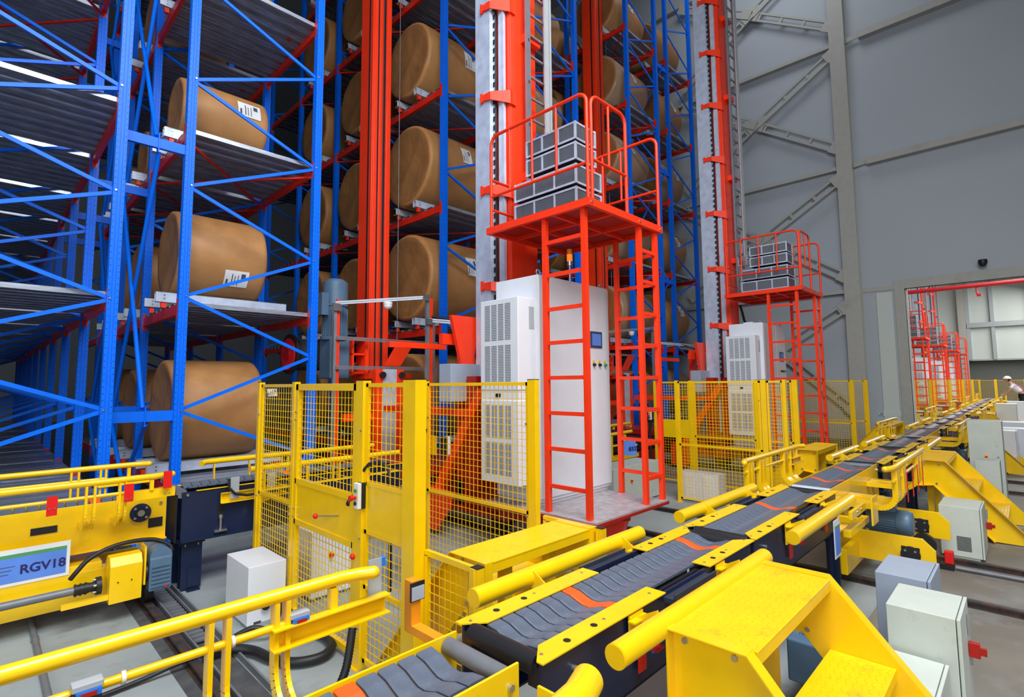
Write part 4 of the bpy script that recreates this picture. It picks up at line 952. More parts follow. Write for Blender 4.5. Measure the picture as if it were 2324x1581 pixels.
sf = thing('position_sensor', 'red and black sensor block on the floor at right', 'sensor', (7.72, .80, 0))
build(M().box(7.66, .72, 0, 7.78, .98, .06), 'sensor_base', BLACK, sf); build(M().box(7.69, .72, .06, 7.77, .80, .20), 'sensor_head', RED, sf, bevel=.01)
# hoses in front of the white box
o = build(M().tube(smooth([(1.36, 4.62, .04), (1.50, 4.55, .06), (1.62, 4.42, .05), (1.68, 4.20, .045), (1.78, 4.02, .045), (1.95, 3.95, .05), (2.08, 4.05, .06), (2.11, 4.28, .05), (2.02, 4.5, .05), (1.98, 4.62, .1)]), .035, 14), 'cable_hose', BLACK); tag(o, 'thick black hose looping on the floor in front of the white box', 'hose')
o = build(M().tube(smooth([(1.50, 4.72, .05), (1.68, 4.66, .12), (1.80, 4.60, .10), (1.88, 4.62, .16), (1.95, 4.74, .22), (1.93, 4.80, .3)]), .022, 10), 'cable_bundle', BLACK); tag(o, 'black cable bundle plugging into the white box', 'cable')
def corr(pts, r, pitch=.012):
    m = M(); P = [Vector(p) for p in pts]; out = []; rr = []
    for i in range(len(P)-1):
        n = max(2, int((P[i+1]-P[i]).length/pitch*2))
        for k in range(n): out.append(P[i].lerp(P[i+1], k/n)); rr.append(r*(1.0 if len(rr) % 2 else .88))
    return m.tube(out, rr, 10)
o = build(corr(smooth([(.50, 4.55, .03), (.9, 4.60, .03), (1.25, 4.58, .08), (1.52, 4.55, .06)]), .018), 'corrugated_conduit', BLACK); tag(o, 'thin corrugated black conduit crossing the worn rail', 'conduit')
o = build(corr(smooth([(1.42, 2.55, .86), (1.36, 2.50, .70), (1.26, 2.44, .60), (1.22, 2.30, .62), (1.30, 2.10, .66)]), .022), 'corrugated_conduit', BLACK); tag(o, 'corrugated black conduit hanging below the end of the front guard rail', 'conduit')
# ================================================================== fences (panels stand in planes x = const)
def wiremesh(x, y0, y1, z0, z1, py=.058, pz=.058, r=.0023):
    m = M(); n = max(1, round((y1-y0)/py)); k = max(1, round((z1-z0)/pz))
    for i in range(1, n): y = y0+(y1-y0)*i/n; m.box(x-r, y-r, z0, x+r, y+r, z1)
    for j in range(1, k): z = z0+(z1-z0)*j/k; m.box(x+r, y0, z-r, x+3*r, y1, z+r)
    return m
def wiremesh_x(y, x0, x1, z0, z1, px=.047, pz=.05, r=.0022):
    m = M(); n = max(1, round((x1-x0)/px)); k = max(1, round((z1-z0)/pz))
    for i in range(1, n): x = x0+(x1-x0)*i/n; m.box(x-r, y-r, z0, x+r, y+r, z1)
    for j in range(1, k): z = z0+(z1-z0)*j/k; m.box(x0, y+r, z-r, x1, y+3*r, z+r)
    return m
def fpost(t, x, y, h=2.13, s=.055, sy=None, m=YEL):
    sy = sy or s
    p = build(M().box(x-s/2, y-sy/2, .008, x+s/2, y+sy/2, h), 'post', m, t, bevel=.002)
    build(M().box(x-s/2-.001, y-sy/2-.001, h, x+s/2+.001, y+sy/2+.001, h+.005), 'post_cap', BLACK, p); build(M().box(x-.06, y-.05, 0, x+.06, y+.05, .008), 'foot_plate', m, p)
    return p
def fpanel(t, x, y0, y1, z0=.06, z1=2.11, mids=(1.0,), fr=.03, rows=None, px=None):
    f = M().box(x-.012, y0, z0, x+.012, y0+fr, z1).box(x-.012, y1-fr, z0, x+.012, y1, z1).box(x-.012, y0, z1-fr, x+.012, y1, z1).box(x-.012, y0, z0, x+.012, y1, z0+fr)
    for z in mids: f.box(x-.012, y0, z-fr/2, x+.012, y1, z+fr/2)
    p = build(f, 'mesh_frame', YEL, t)
    build(wiremesh(x, y0+fr, y1-fr, z0+fr, z1-fr), 'wire_mesh', YELD, p); return p
def fbolts(t, pts): build(bolts(pts, 'x', .009, .012), 'bolt', STEEL, t)
def ctrl(parent, x, y, z, s=1, name='push_button_box', face='-x'):
    """small two tone control box; the button face looks towards -x or +x"""
    k = -1 if face == '-x' else 1
    b = build(M().box(x, y-.035, z, x+k*.03, y+.035, z+.19), name, WHITE, parent, bevel=.006); build(M().box(x, y-.036, z, x-k*.045, y+.036, z+.19), 'box_back', BLACK, b, bevel=.006)
    xs = x+k*.03
    build(M().cyl((xs+k*.004, y, z+.135), 'x', .014, .012, 14), 'start_button', GREEN, b)
    e = build(M().cyl((xs+k*.018, y, z+.085), 'x', .012, .036, 12).cyl((xs+k*.04, y, z+.085), 'x', .021, .022, 18), 'stop_button', RED, b)
    build(M().cyl((xs+k*.004, y, z+.04), 'x', .014, .012, 14), 'key_switch', BLACK, b); build(M().box(xs, y-.03, z+.11, xs+k*.002, y-.018, z+.15).box(xs, y-.03, z+.06, xs+k*.002, y-.018, z+.10), 'button_tag', BTNY, b)
    return b
X1 = 2.12
t = thing('mesh_fence', 'yellow mesh fence with the gate, nearest the camera behind the front guard rail', 'fence', (X1, 4.3, 0), 'yellow mesh fences')
FN = t
fpost(t, X1, 5.80, s=.055); fpost(t, X1, 4.93, sy=.06); fpost(t, X1, 3.70, s=.07, sy=.11); fpost(t, X1, 3.02, s=.09, sy=.15)
fpanel(t, X1, 4.96, 5.76); fpanel(t, X1, 3.10, 3.64, mids=(1.0, .60))
build(M().box(X1-.008, 3.12, 1.016, X1-.002, 3.62, 1.34).box(X1-.012, 3.12, 1.34, X1+.01, 3.62, 1.37), 'sheet_panel', YEL, t)
g = build(M().box(X1-.02, 3.77, .05, X1+.02, 3.82, 2.11).box(X1-.02, 4.84, .05, X1+.02, 4.89, 2.11).box(X1-.02, 3.77, 2.05, X1+.02, 4.89, 2.11).box(X1-.02, 3.77, .05, X1+.02, 4.89, .10).box(X1-.02, 3.8, 1.20, X1+.02, 4.87, 1.25).box(X1-.02, 3.8, .84, X1+.02, 4.87, .89), 'gate', YEL, t, bevel=.002)
build(wiremesh(X1, 3.82, 4.84, 1.25, 2.05), 'wire_mesh', YELD, g); build(wiremesh(X1, 3.82, 4.84, .10, .84), 'wire_mesh', YELD, g); build(M().box(X1-.01, 3.82, .89, X1+.005, 4.84, 1.20), 'sheet_panel', YEL, g)
build(M().tube([(X1-.02, 4.02, 1.05), (X1-.08, 4.14, 1.04), (X1-.12, 4.20, 1.035)], .005, 8), 'latch_rod', STEEL, g); build(M().sphere((X1-.125, 4.21, 1.035), .022), 'latch_knob', RED, g); build(M().sphere((X1-.05, 3.74, .80), .022, sc=(.8, 1, 1)), 'warning_knob', RED, g)
fbolts(t, [(X1-.03, y, z) for z in (1.85, 1.78, .98, .91) for y in (4.95, 4.86)]+[(X1-.03, 5.77, 1.8), (X1-.03, 5.77, .97), (X1-.04, 3.66, 1.75), (X1-.04, 3.66, .95), (X1-.04, 3.66, .3)])
cb = ctrl(t, X1-.045, 3.66, 1.17); build(M().tube([(X1-.02, 3.66, 1.36), (X1-.02, 3.66, 1.44), (X1+.0, 3.60, 1.50), (X1+.03, 3.50, 1.52), (X1+.06, 3.43, 1.48), (X1+.07, 3.41, 1.36), (X1+.07, 3.41, .6)], .014, 10), 'control_cable', BLACK, t)
for k in range(2): build(M().tube([(X1-.09-.0*k, 3.70+.02*k, 1.245), (X1-.10, 3.71+.03*k, 1.215)], .006, 6).cyl((X1-.10, 3.72+.02*k, 1.20), 'x', .016, .004, 12), 'key', BLACK, cb)
ctrl(t, X1+.10, 3.30, 1.17, face='+x'); build(M().box(X1+.03, 3.40, 1.15, X1+.035, 3.55, 1.36), 'mounting_plate', YEL, t)
build(M().box(X1+.01, 2.42, .05, X1+.05, 2.46, 1.0), 'corner_stile', YEL, t)
# low fence towards the stair
def lowfence(x, y0, y1, label, big=False):
    t = thing('low_mesh_fence', label, 'fence', (x, y0, 0), 'low yellow mesh fences beside the stairs')
    fpost(t, x, y0-.03, 1.0, .06); f = M().box(x-.015, y0, .965, x+.015, y1, 1.0).box(x-.015, y1-.03, .05, x+.015, y1, .97).box(x-.015, y0, .06, x+.015, y1, .09)
    p = build(f, 'mesh_frame', YEL, t); build(wiremesh(x, y0, y1-.03, .09, .965), 'wire_mesh', YELD, p); return t
lowfence(X1+.05, 2.46, 2.94, 'low yellow mesh fence with black capped post left of the far stair')
X2 = 3.37
t = thing('mesh_fence', 'tall yellow mesh panel in front of the white cabinet of the first crane', 'fence', (X2, 3.8, 0), 'yellow mesh fences')
fpost(t, X2, 4.60, s=.055, sy=.07); fpost(t, X2, 3.05, sy=.09); fpanel(t, X2, 3.10, 4.55)
fbolts(t, [(X2-.02, 4.53, 1.75), (X2-.02, 3.12, 1.75), (X2-.02, 3.12, .97), (X2-.02, 4.53, .97)])
cb = ctrl(t, X2-.07, 4.68, 1.30); build(M().tube([(X2-.05, 4.66, 1.50), (X2-.05, 4.64, 1.58), (X2-.02, 4.55, 1.62)], .014, 8).tube([(X2-.05, 4.66, 1.30), (X2-.04, 4.64, 1.1), (X2-.02, 4.60, .9), (X2-.02, 4.60, .1)], .02, 8).tube([(X2-.08, 4.72, 1.25), (X2-.1, 4.70, 1.0), (X2-.02, 4.6, .75)], .014, 8), 'control_cable', BLACK, t)
ctrl(t, X2+.12, 4.40, 1.36, face='+x'); build(M().box(X2+.03, 4.45, 1.36, X2+.035, 4.62, 1.56), 'mounting_plate', YEL, t)
lowfence(X2+.02, 2.42, 2.96, 'low yellow fence with black capped post right of the far stair')
# second gate enclosure
X3 = 8.83
t = thing('mesh_fence', 'yellow mesh fence standing in front of the second crane', 'fence', (X3, 3.6, 0), 'yellow mesh fences')
fpost(t, X3, 4.52); fpost(t, X3, 3.03, sy=.08); fpost(t, X3, 2.72, sy=.05); fpanel(t, X3, 3.08, 4.49); fpanel(t, X3, 2.74, 2.98)
fbolts(t, [(X3-.02, 4.44, 1.85), (X3-.02, 4.44, .95), (X3-.02, 3.1, 1.8), (X3-.02, 3.1, .95)])
cx_ = thing('mesh_fence', 'yellow mesh fence with a gate, behind the fence before the second crane', 'fence', (10.3, 4.4, 0), 'yellow mesh fences')
for yy in (5.75, 4.95, 3.65, 3.0): fpost(cx_, 10.3, yy, sy=.09)
fpanel(cx_, 10.3, 3.70, 4.90); fpanel(cx_, 10.3, 3.05, 3.6); fpanel(cx_, 10.3, 5.0, 5.7); build(M().box(10.28, 5.0, .95, 10.29, 5.7, 1.32), 'sheet_panel', YEL, cx_)
cb = ctrl(cx_, 10.22, 5.85, 1.30); build(M().tube([(10.25, 5.85, 1.5), (10.25, 5.9, 1.62), (10.25, 6.0, 1.66), (10.25, 6.1, 1.6)], .02, 8).tube([(10.25, 5.85, 1.3), (10.25, 5.9, 1.0), (10.25, 5.86, .2)], .03, 8), 'control_cable', BLACK, cx_)
X4 = 15.95
t = thing('mesh_fence', 'yellow mesh fence right of the second crane before the grey wall', 'fence', (X4, 3.6, 0), 'yellow mesh fences')
fpost(t, X4, 4.9, sy=.09); fpost(t, X4, 3.28, sy=.09); fpanel(t, X4, 3.32, 4.85)
t = thing('mesh_fence', 'yellow mesh fence closest to the white column of the grey wall', 'fence', (X4+1.1, 3.6, 0), 'yellow mesh fences')
fpost(t, X4+1.1, 5.4, sy=.09); fpost(t, X4+1.1, 3.18, sy=.09); fpanel(t, X4+1.1, 3.22, 5.35)
# far hall fences
for k in range(5):
    x = 27.5+7.6*k
    t = thing('mesh_fence', 'yellow mesh fence of the %s crane bay counted from the opening in the far hall' % nm[k], 'fence', (x, 3.4, 0), 'yellow mesh fences')
    for yy in (4.3, 3.6, 2.9): fpost(t, x, yy, sy=.10)
    fpanel(t, x, 2.95, 3.55); fpanel(t, x, 3.65, 4.25)
t = thing('mesh_fence', 'dim fence in front of the dark shutter at the end of the far hall', 'fence', (57, 0, 0), 'yellow mesh fences')
for yy in (3.3, 1.9, .2, -1.5): fpost(t, 57, yy, sy=.16)
build(M().box(56.98, -1.5, 2.03, 57.02, 3.3, 2.06), 'top_rail', YEL, t); build(wiremesh(57, -1.5, 3.3, .1, 2.03, .1, .1, .004), 'wire_mesh', YELD, t)
# ================================================================== stairs over the belt
def lozenges(m, x0, x1, ya, yb, z):
    ya, yb = sorted((ya, yb)); j = 0; y = ya
    while y < yb:
        x = x0+(.02 if j % 2 else 0); i = 0
        while x < x1:
            s = 1 if (i+j) % 2 else -1; m.bar((x-.012, y-s*.007, z+.0005), (x+.012, y+s*.007, z+.0005), .0055, .003); x += .04; i += 1
        y += .034; j += 1
    return m
def stair(x0, x1, ya, sgn, label, steps=3, zt=1.0, posts=True, wide=.37):
    """top plate from y=ya (belt side) outwards; flights go towards sgn*y"""
    yb = ya+sgn*wide
    t = thing('crossover_stair', label, 'stair', (x0, ya, 0), 'yellow crossover stairs')
    def yy(v): return ya+sgn*v
    def pl(m, a, b, z0, z1, xa, xb): return m.box(xa, yy(a), z0, xb, yy(b), z1)
    tp = build(lozenges(pl(M(), 0, wide, zt-.012, zt-.004, x0+.01, x1-.01), x0+.03, x1-.03, yy(.02), yy(wide-.02), zt-.004), 'top_tread', YELD, t)
    build(pl(pl(M(), .002, .010, zt-.07, zt-.0125, x0+.008, x1-.008), wide-.008, wide, zt-.06, zt-.0125, x0+.01, x1-.01), 'tread_lip', YEL, tp)
    dy = .275; dz = .30
    for s_ in (0, 1):
        x = x0 if s_ == 0 else x1; xi = x+(.006 if s_ == 0 else -.006)
        # side plate: box section beside the top tread that turns into the sloping stringer
        D = .36; run = (zt-.0)/1.02
        a0 = wide-.02
        outer = [(yy(0), zt), (yy(a0), zt), (yy(a0+(zt-.02)*.877), .02)]
        inner = [(yy(a0+(zt-.02)*.877-.42), .02), (yy(a0-.14), zt-D+.03), (yy(0), zt-D)]
        m = M().prism(outer+inner, 'x', min(x, xi), max(x, xi)); build(m, 'stringer', YEL, t)
        fo = -1 if s_ == 0 else 1
        e = M(); edge = outer
        for i in range(len(edge)-1):
            p, q = edge[i], edge[i+1]; e.bar((x+fo*.03, *p), (x+fo*.03, *q), .066, .006, (0, 0, 1))
        edge = inner[::-1]
        for i in range(len(edge)-1):
            p, q = edge[i], edge[i+1]; e.bar((x+fo*.03, *p), (x+fo*.03, *q), .066, .006, (0, 0, 1))
        e.bar((x+fo*.03, yy(0), zt), (x+fo*.03, yy(0), zt-D), .066, .006, (0, 1, 0))
        build(e, 'stringer_flange', YEL, t)
        build(bolts([(x, yy(.06), zt-.05), (x, yy(.28), zt-.05), (x, yy(.05), zt-D+.05), (x, yy(.24), zt-D+.05)], 'x', .014, .03), 'stringer_bolt', STEEL, t)
    for k in range(1, steps):
        z = zt-k*dz*1.05-.06; a = wide-.04+(k-1)*dy+.02
        st = build(lozenges(pl(M(), a, a+.30, z-.012, z-.004, x0+.008, x1-.008), x0+.03, x1-.03, yy(a+.02), yy(a+.28), z-.004), 'step_tread', YELD, t); build(pl(M(), a+.292, a+.30, z-.055, z-.0125, x0+.008, x1-.008), 'tread_lip', YEL, st)
    if posts:
        for x in (x0+.25, x1-.32): build(M().box(x-.035, yy(.14)-.035, .0, x+.035, yy(.14)+.035, zt-.06), 'support_post', YEL, t)
    return t
stair(2.29, 3.41, 1.23, -1, 'yellow checker plate stair in the lower right corner')
stair(2.30, 3.32, 2.44, 1, 'far side stair of the crossing between the two low mesh fences', wide=.36)
stair(9.32, 10.62, 1.23, -1, 'second near side stair, right of the second shuttle')
stair(9.45, 10.6, 2.46, 1, 'small far side stair beside the second shuttle')
for k in range(1, 5):
    stair(9.32+P_*k, 10.62+P_*k, 1.23, -1, 'near side stair of crossing number %s counted along the line' % nm[k+1])
    if k > 1: continue
    stair(9.45+P_*k, 10.6+P_*k, 2.46, 1, 'far side stair of crossing number %s counted along the line' % nm[k+1])
# ================================================================== floor cabinets
def cabinet(x0, y0, x1, y1, h, label, door='-y', z0=0, knob=None, vent=False, m=CABG, lock=None, group='grey floor cabinets'):
    t = thing('control_cabinet', label, 'cabinet', ((x0+x1)/2, (y0+y1)/2, z0), group)
    body = build(M().box(x0, y0, z0+.03, x1, y1, z0+h).box(x0+.02, y0+.02, z0, x1-.02, y1-.02, z0+.03), 'body', m, t, bevel=.004)
    if door == '-y':
        d = build(M().box(x0, y0-.022, z0+.03, x1, y0-.004, z0+h), 'door', m, t, bevel=.004)
        build(M().box(x1-.08, y0-.034, z0+h*.5, x1-.06, y0-.022, z0+h*.5+.09), 'door_handle', STEEL, d)
        if knob: build(M().box(x0+(x1-x0)*.35-.03, y0-.026, z0+h*.62-.03, x0+(x1-x0)*.35+.03, y0-.022, z0+h*.62+.03), 'switch_plate', BTNY, d); build(M().cyl((x0+(x1-x0)*.35, y0-.04, z0+h*.62), 'y', .02, .035, 14), 'main_switch', RED, d)
    elif door == '-x':
        d = build(M().box(x0-.022, y0, z0+.03, x0-.004, y1, z0+h), 'door', m, t, bevel=.004)
        build(M().box(x0-.034, y0+.06, z0+h*.5, x0-.022, y0+.08, z0+h*.5+.09), 'door_handle', STEEL, d)
        if knob: build(M().box(x0-.026, (y0+y1)/2-.03, z0+h*.55-.03, x0-.022, (y0+y1)/2+.03, z0+h*.55+.03), 'switch_plate', BTNY, d); build(M().cyl((x0-.04, (y0+y1)/2, z0+h*.55), 'x', .02, .035, 14), 'main_switch', RED, d)
    if lock: build(M().box(lock[0]-.02, lock[1]-.05, lock[2]-.04, lock[0]+.02, lock[1], lock[2]+.04).box(lock[0]-.012, lock[1]-.08, lock[2]-.02, lock[0]+.012, lock[1]-.05, lock[2]+.02), 'main_switch', DRED, t); build(M().box(lock[0]-.01, lock[1]-.02, lock[2]+.08, lock[0]+.01, lock[1], lock[2]+.2), 'door_handle', STEEL, t)
    if vent:
        v = M(); ax, yy, zz = vent
        for k in range(12): v.box(x0-.004, yy, zz+k*.014, x0+.001, yy+.13, zz+k*.014+.007)
        build(v, 'vent_slots', SLOT, body)
    return t
wb = cabinet(1.745, 4.93, 2.07, 5.49, .52, 'white floor box beside the post of the yellow gate', door='none', m=CAB)
build(M().cyl((1.89, 4.915, .17), 'y', .035, .04, 18).cyl((1.96, 4.91, .19), 'y', .03, .05, 18), 'cable_socket', BLACK, wb); build(M().box(1.80, 4.926, .03, 1.86, 4.931, .05), 'base_slot', SLOT, wb)
cabinet(2.38, 5.11, 2.95, 5.45, .66, 'white cabinet with a red switch behind the mesh of the gate', door='-y', knob=True, m=CAB)
cabinet(3.96, .385, 4.41, .71, .75, 'large grey floor cabinet right of the yellow stair', door='-y', lock=(4.28, .36, .49))
cabinet(4.56, .58, 5.07, .87, .75, 'slim blue grey cabinet behind the large grey cabinet', door='-y', m=BOXG)
cabinet(3.50, .445, 3.93, .735, .50, 'low grey box in front of the large grey cabinet', door='-y')
cabinet(8.25, .51, 8.87, .88, .60, 'grey cabinet with a vent grille under the second stair', vent=(0, .60, .1), lock=(8.78, .485, .32))
cabinet(12.5, .39, 13.1, .84, 1.37, 'tall olive grey cabinet on the far side of the second stair', door='-x', knob=True)
cabinet(11.6, .42, 12.1, .72, .78, 'olive grey cabinet below the tall cabinet behind the second stair', door='none')
cabinet(7.48, 5.02, 9.0, 5.5, .66, 'white cabinet pair behind the ladder tower of the first crane', knob=True, m=CABG)
sp = thing('panel_box', 'white box with leaning panels behind the fence before the second crane', 'box', (9.2, 4.2, 0))
build(M().box(9.0, 3.9, .01, 9.3, 4.62, .50), 'body', CAB, sp, bevel=.004)
build(M().box(8.985, 4.0, .02, 9.0, 4.16, .46).box(8.985, 4.34, .02, 9.0, 4.5, .46), 'leaning_panel', WHITE, sp)
for k, (x, y, h) in enumerate(((17.0, .3, .9), (17.9, .15, .9), (18.8, .1, 1.0), (24, .35, 1.3), (30, .2, 1.2))):
    cabinet(x, y, x+.6, y+.5, h, '%s pale cabinet in the row beyond the tall olive cabinet' % ('nearest', 'second', 'third', 'fourth', 'farthest')[k], m=CAB)
# ================================================================== motors and drive boxes right of the belt
def motor(label, x, y, z, L, r, ax='x', group='blue grey electric motors'):
    t = thing('electric_motor', label, 'motor', (x, y, z-r), group)
    b = build(M().cyl((x+L*.35, y, z), 'x', r*.92, L*.5, 28), 'motor_body', MOTOR, t)
    f = M()
    for k in range(30):
        a = 2*PI*k/30; c, s = math.cos(a), math.sin(a); f.bar((x+L*.11, y+c*r*.95, z+s*r*.95), (x+L*.60, y+c*r*.95, z+s*r*.95), .005, .02, (0, c, s))
    build(f, 'cooling_fins', MOTOR, b)
    build(M().tube([(x+L*.60, y, z), (x+L*.62, y, z), (x+L*.86, y, z), (x+L*.93, y, z), (x+L*.96, y, z)], [r*.92, r*1.04, r*1.04, r*.92, r*.7], 28), 'fan_cover', MOTOR, t)
    build(M().box(x+L*.25, y-.055, z+r*.8, x+L*.5, y+.055, z+r*1.5), 'terminal_box', MOTOR, t, bevel=.008)
    build(M().cyl((x+L*.06, y, z), 'x', r*.75, L*.12, 24), 'flange', BLACK, t)
    build(M().box(x-L*.32, y-r*.9, z-r*1.0, x, y+r*.9, z+r*.9), 'gearbox', MOTOR, t, bevel=.012); g = M()
    for k in range(6): g.box(x-L*.30+k*L*.05, y-r*.96, z-r*.9, x-L*.28+k*L*.05, y-r*.9, z+r*.8)
    build(g, 'gearbox_ribs', MOTOR, t); return t
motor('dark blue grey motor half hidden behind the lower right stair', 3.95, 1.12, .30, .40, .14)
def axlebox(x0, x1, y, z0, z1, label):
    t = thing('drive_housing', label, 'housing', (x0, y, z0), 'yellow drive housings')
    c = .13
    build(M().prism([(x0, z0), (x1, z0), (x1, z1-c), (x1-c, z1), (x0, z1)], 'y', y, y+.07), 'housing_plate', YEL, t, bevel=.003)
    b = build(M().cyl((x1-.22, y-.01, (z0+z1)/2-.03), 'y', .075, .03, 26).box(x1-.29, y-.006, (z0+z1)/2-.10, x1-.15, y, (z0+z1)/2+.04), 'bearing', BLACK, t)
    build(bolts([(x1-.22+.06*math.cos(a), y-.027, (z0+z1)/2-.03+.06*math.sin(a)) for a in (.785, 2.356, 3.927, 5.498)], 'y', .012, .014), 'bolt', STEEL, b); return t
# shuttle end guard plates, right side
t = thing('end_guard', 'yellow end guard with square plate beside the second shuttle', 'guard', (5.9, 1.1, .7))
build(M().box(5.55, 1.22, .70, 6.30, 1.28, .76).box(6.10, 1.28, .70, 6.16, 1.50, .76).box(6.06, 1.14, .72, 6.30, 1.155, .98).box(5.55, 1.2, .86, 6.1, 1.23, .93), 'guard_frame', YEL, t, bevel=.002)
build(bolts([(5.75, 1.2, .9), (5.9, 1.2, .9)], 'y', .012, .012), 'bolt', STEEL, t)
for k in range(4):
    o = build(M().box(6.75+.36*k, .955, .86, 6.78+.36*k, .961, 1.16), 'marker_strip', RED); tag(o, '%s red marker strip on the right guard rail of the second shuttle' % ('nearest', 'second', 'third', 'farthest')[k], 'marker')
o = build(M().box(4.95, 1.205, .66, 5.13, 1.209, .96), 'notice_sheet', PAPER); tag(o, 'white notice sheet with blue print hanging under the second right guard tube', 'sign')
build(M().box(4.97, 1.2, .69, 5.11, 1.204, .90), 'printed_panel', SIGNB, o); build(M().box(4.97, 1.2, .90, 5.11, 1.204, .915), 'green_band', SIGNG, o)
# shuttle in the rack corridor behind the crane (yellow rails, red car, black cover)
t = thing('floor_shuttle', 'red shuttle car with black cover behind the ladder tower', 'shuttle', (10.8, 6.8, 0))
build(M().box(9.9, 6.55, .12, 12.0, 7.3, .52), 'car_body', DRED, t, bevel=.02); build(M().box(9.85, 6.5, .55, 12.0, 7.4, .78).box(9.2, 6.7, .70, 10.6, 7.5, 1.0), 'rubber_cover', BLACK, t, bevel=.03)
build(M().box(10.35, 6.495, .66, 10.50, 6.5, .70).box(10.55, 6.495, .66, 10.72, 6.5, .70), 'cover_print', WHITE, t)
t = thing('guard_rail_frame', 'yellow guard rail frame behind the ladder tower of the first crane', 'guard rail', (9.4, 6.2, 0))
build(M().tube([(8.0, 6.2, .98), (9.0, 6.2, 1.03), (10.0, 6.2, 1.05)], .035, 14).tube([(10.6, 7.6, 1.0), (12.2, 7.6, 1.03)], .04, 14).tube([(8.0, 6.2, .78), (10.0, 6.2, .80)], .02, 12), 'guard_rail', YEL, t)
m = M()
for x in (8.3, 8.7, 9.2, 9.7): m.box(x, 6.18, .55, x+.06, 6.22, 1.0)
for x in (10.8, 11.4, 12.2): m.box(x, 7.58, .55, x+.06, 7.62, 1.0)
m.box(7.9, 6.15, .50, 10.2, 6.3, .58)
build(m, 'rail_posts', YEL, t)
build(M().box(8.0, 6.4, .62, 10.2, 7.0, .78), 'belt_bed', BLACK, t)
o = build(M().add([(8.68, 5.60, .72), (8.98, 5.45, .70), (9.02, 5.5, .97), (8.72, 5.65, .99)], [(0, 1, 2, 3)]).add([(8.68, 5.604, .72), (8.98, 5.454, .70), (9.02, 5.504, .97), (8.72, 5.654, .99)], [(3, 2, 1, 0)]), 'sign_sheet', SIGNB)
tag(o, 'tilted blue number sheet seen through the ladder tower', 'sign')
tx = text('832', .11, (8.90, 5.50, .83), (PI/2, -.05, -.46), INKB, o)
build(M().add([(8.715, 5.645, .96), (9.015, 5.495, .94), (9.02, 5.5, .97), (8.72, 5.65, .99)], [(0, 1, 2, 3)]), 'green_band', SIGNG, o)
# ================================================================== person leaning over the rail in the far hall
def skin_obj(name, verts, edges, rad, m, parent, sub=2):
    me = bpy.data.meshes.new(name); me.from_pydata(verts, edges, []); o = bpy.data.objects.new(name, me); COL.objects.link(o); o.parent = parent; reg(o)
    sk = o.modifiers.new('skin', 'SKIN'); 
    for i, v in enumerate(me.skin_vertices[0].data): v.radius = (rad[i] if isinstance(rad[i], tuple) else (rad[i], rad[i]))
    me.skin_vertices[0].data[0].use_root = True
    s = o.modifiers.new('sub', 'SUBSURF'); s.levels = sub; s.render_levels = sub; sk.use_smooth_shade = True; me.materials.append(m); return o
px, py, pz = 33.6, .22, .50
t = thing('person', 'person in white hard hat, white shirt and dark trousers leaning over the belt guard', 'person', (px, py, pz))
# local: the person faces +y / slightly -x, leaning
V = [(0, 0, .92), (0, .10, 1.06), (-.02, .24, 1.22), (-.03, .33, 1.34), (-.04, .40, 1.44), (-.05, .46, 1.52),
     (-.20, .30, 1.33), (-.26, .42, 1.12), (-.24, .58, .93), (-.24, .64, .88),
     (.14, .32, 1.33), (.20, .46, 1.12), (.18, .62, .95), (.18, .68, .90),
     (-.10, 0, .88), (-.13, .02, .48), (-.14, -.12, .08), (-.14, .02, .03),
     (.10, 0, .88), (.13, .12, .48), (.14, .02, .08), (.14, .16, .03)]
E_ = [(0, 1), (1, 2), (2, 3), (3, 4), (4, 5), (3, 6), (6, 7), (7, 8), (8, 9), (3, 10), (10, 11), (11, 12), (12, 13), (0, 14), (14, 15), (15, 16), (16, 17), (0, 18), (18, 19), (19, 20), (20, 21)]
RR = [(.15, .11), (.15, .11), (.16, .11), (.13, .09), .055, .05, .06, .045, .034, .03, .06, .045, .034, .03, .085, .065, .045, .04, .085, .065, .045, .04]
skin_obj('body', V, E_, RR, SKIN, t)
hd = build(M().sphere((px-.055, py+.50, pz+1.60), .098, 18, 12, (.86, 1.0, 1.16)).tube([(px-.06, py+.58, pz+1.60), (px-.06, py+.625, pz+1.575), (px-.06, py+.60, pz+1.56)], .014, 8).sphere((px-.145, py+.49, pz+1.59), .028, 8, 6, (.5, 1, 1.3)).sphere((px+.035, py+.49, pz+1.59), .028, 8, 6, (.5, 1, 1.3)), 'head', SKIN, t)
build(M().sphere((px-.095, py+.585, pz+1.615), .012, 8, 6).sphere((px-.02, py+.585, pz+1.615), .012, 8, 6), 'eyes', BLACK, hd); build(M().sphere((px-.055, py+.475, pz+1.615), .102, 16, 10, (.92, .98, 1.05)), 'hair', BLACK, hd)
build(M().sphere((px-.055, py+.49, pz+1.64), .135, 20, 8, (.95, 1.08, .95), half=True).cyl((px-.055, py+.50, pz+1.64), 'z', .165, .012, 24), 'hard_hat', WHITE, t)
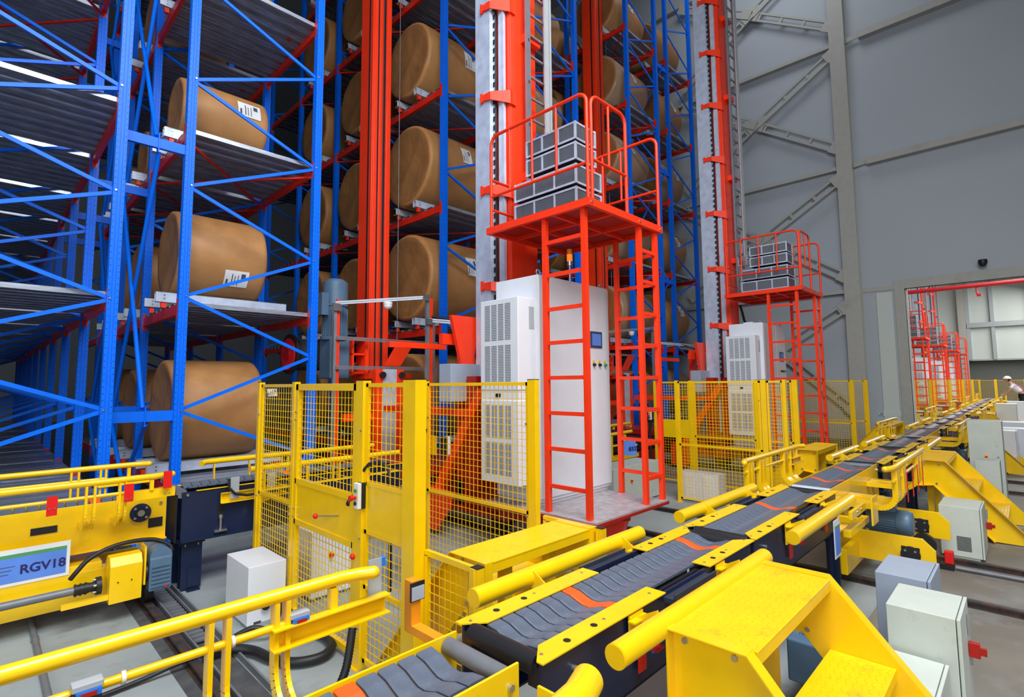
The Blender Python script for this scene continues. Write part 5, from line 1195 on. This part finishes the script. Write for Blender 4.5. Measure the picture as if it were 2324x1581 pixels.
SV = [(0, .06, .98), (0, .12, 1.08), (-.02, .25, 1.22), (-.03, .34, 1.35), (-.20, .31, 1.33), (-.245, .39, 1.18), (.14, .33, 1.33), (.185, .43, 1.18)]
skin_obj('shirt', SV, [(0, 1), (1, 2), (2, 3), (3, 4), (4, 5), (3, 6), (6, 7)], [(.165, .125), (.165, .125), (.175, .125), (.13, .10), .075, .07, .075, .07], SHIRT, t)
TV = [(0, 0, .92), (-.10, 0, .86), (-.13, .02, .48), (-.14, -.11, .10), (.10, 0, .86), (.13, .12, .48), (.14, .03, .10)]
skin_obj('trousers', TV, [(0, 1), (1, 2), (2, 3), (0, 4), (4, 5), (5, 6)], [(.17, .13), .105, .085, .075, .105, .085, .075], TROUS, t)
build(M().tube([(px-.15, py+.32, pz+1.42), (px-.17, py+.12, pz+1.30), (px-.08, py-.05, pz+1.1)], .018, 8).tube([(px+.12, py+.33, pz+1.42), (px+.12, py+.12, pz+1.30), (px+.02, py-.05, pz+1.1)], .018, 8), 'harness_strap', PINK, t)
for s, hx in ((-1, -.24), (1, .18)):
    fm = M(); by = .64 if s < 0 else .68; bz = .885 if s < 0 else .905
    fm.sphere((px+hx, py+by+.03, pz+bz), .038, 12, 8, (1, 1.2, .5))
    for k, L_ in enumerate((.06, .07, .066, .05)):
        x = px+hx-.028+k*.019; fm.tube([(x, py+by+.06, pz+bz+.003), (x, py+by+.06+L_*.6, pz+bz), (x, py+by+.06+L_*.85, pz+bz-.025)], [.0095, .009, .007], 8)
    fm.tube([(px+hx-s*.03, py+by+.02, pz+bz), (px+hx-s*.06, py+by+.05, pz+bz-.005), (px+hx-s*.062, py+by+.08, pz+bz-.015)], [.011, .010, .008], 8)
    build(fm, 'hand', SKIN, t)
o = build(M().box(px-.4, py-.25, pz-.04, px+.4, py+.3, pz).box(px-.38, py-.2, 0, px-.34, py-.16, pz-.04).box(px+.34, py-.2, 0, px+.38, py-.16, pz-.04).box(px-.38, py+.2, 0, px-.34, py+.24, pz-.04).box(px+.34, py+.2, 0, px+.38, py+.24, pz-.04), 'standing_platform', YEL); tag(o, 'small yellow platform the person stands on', 'platform')
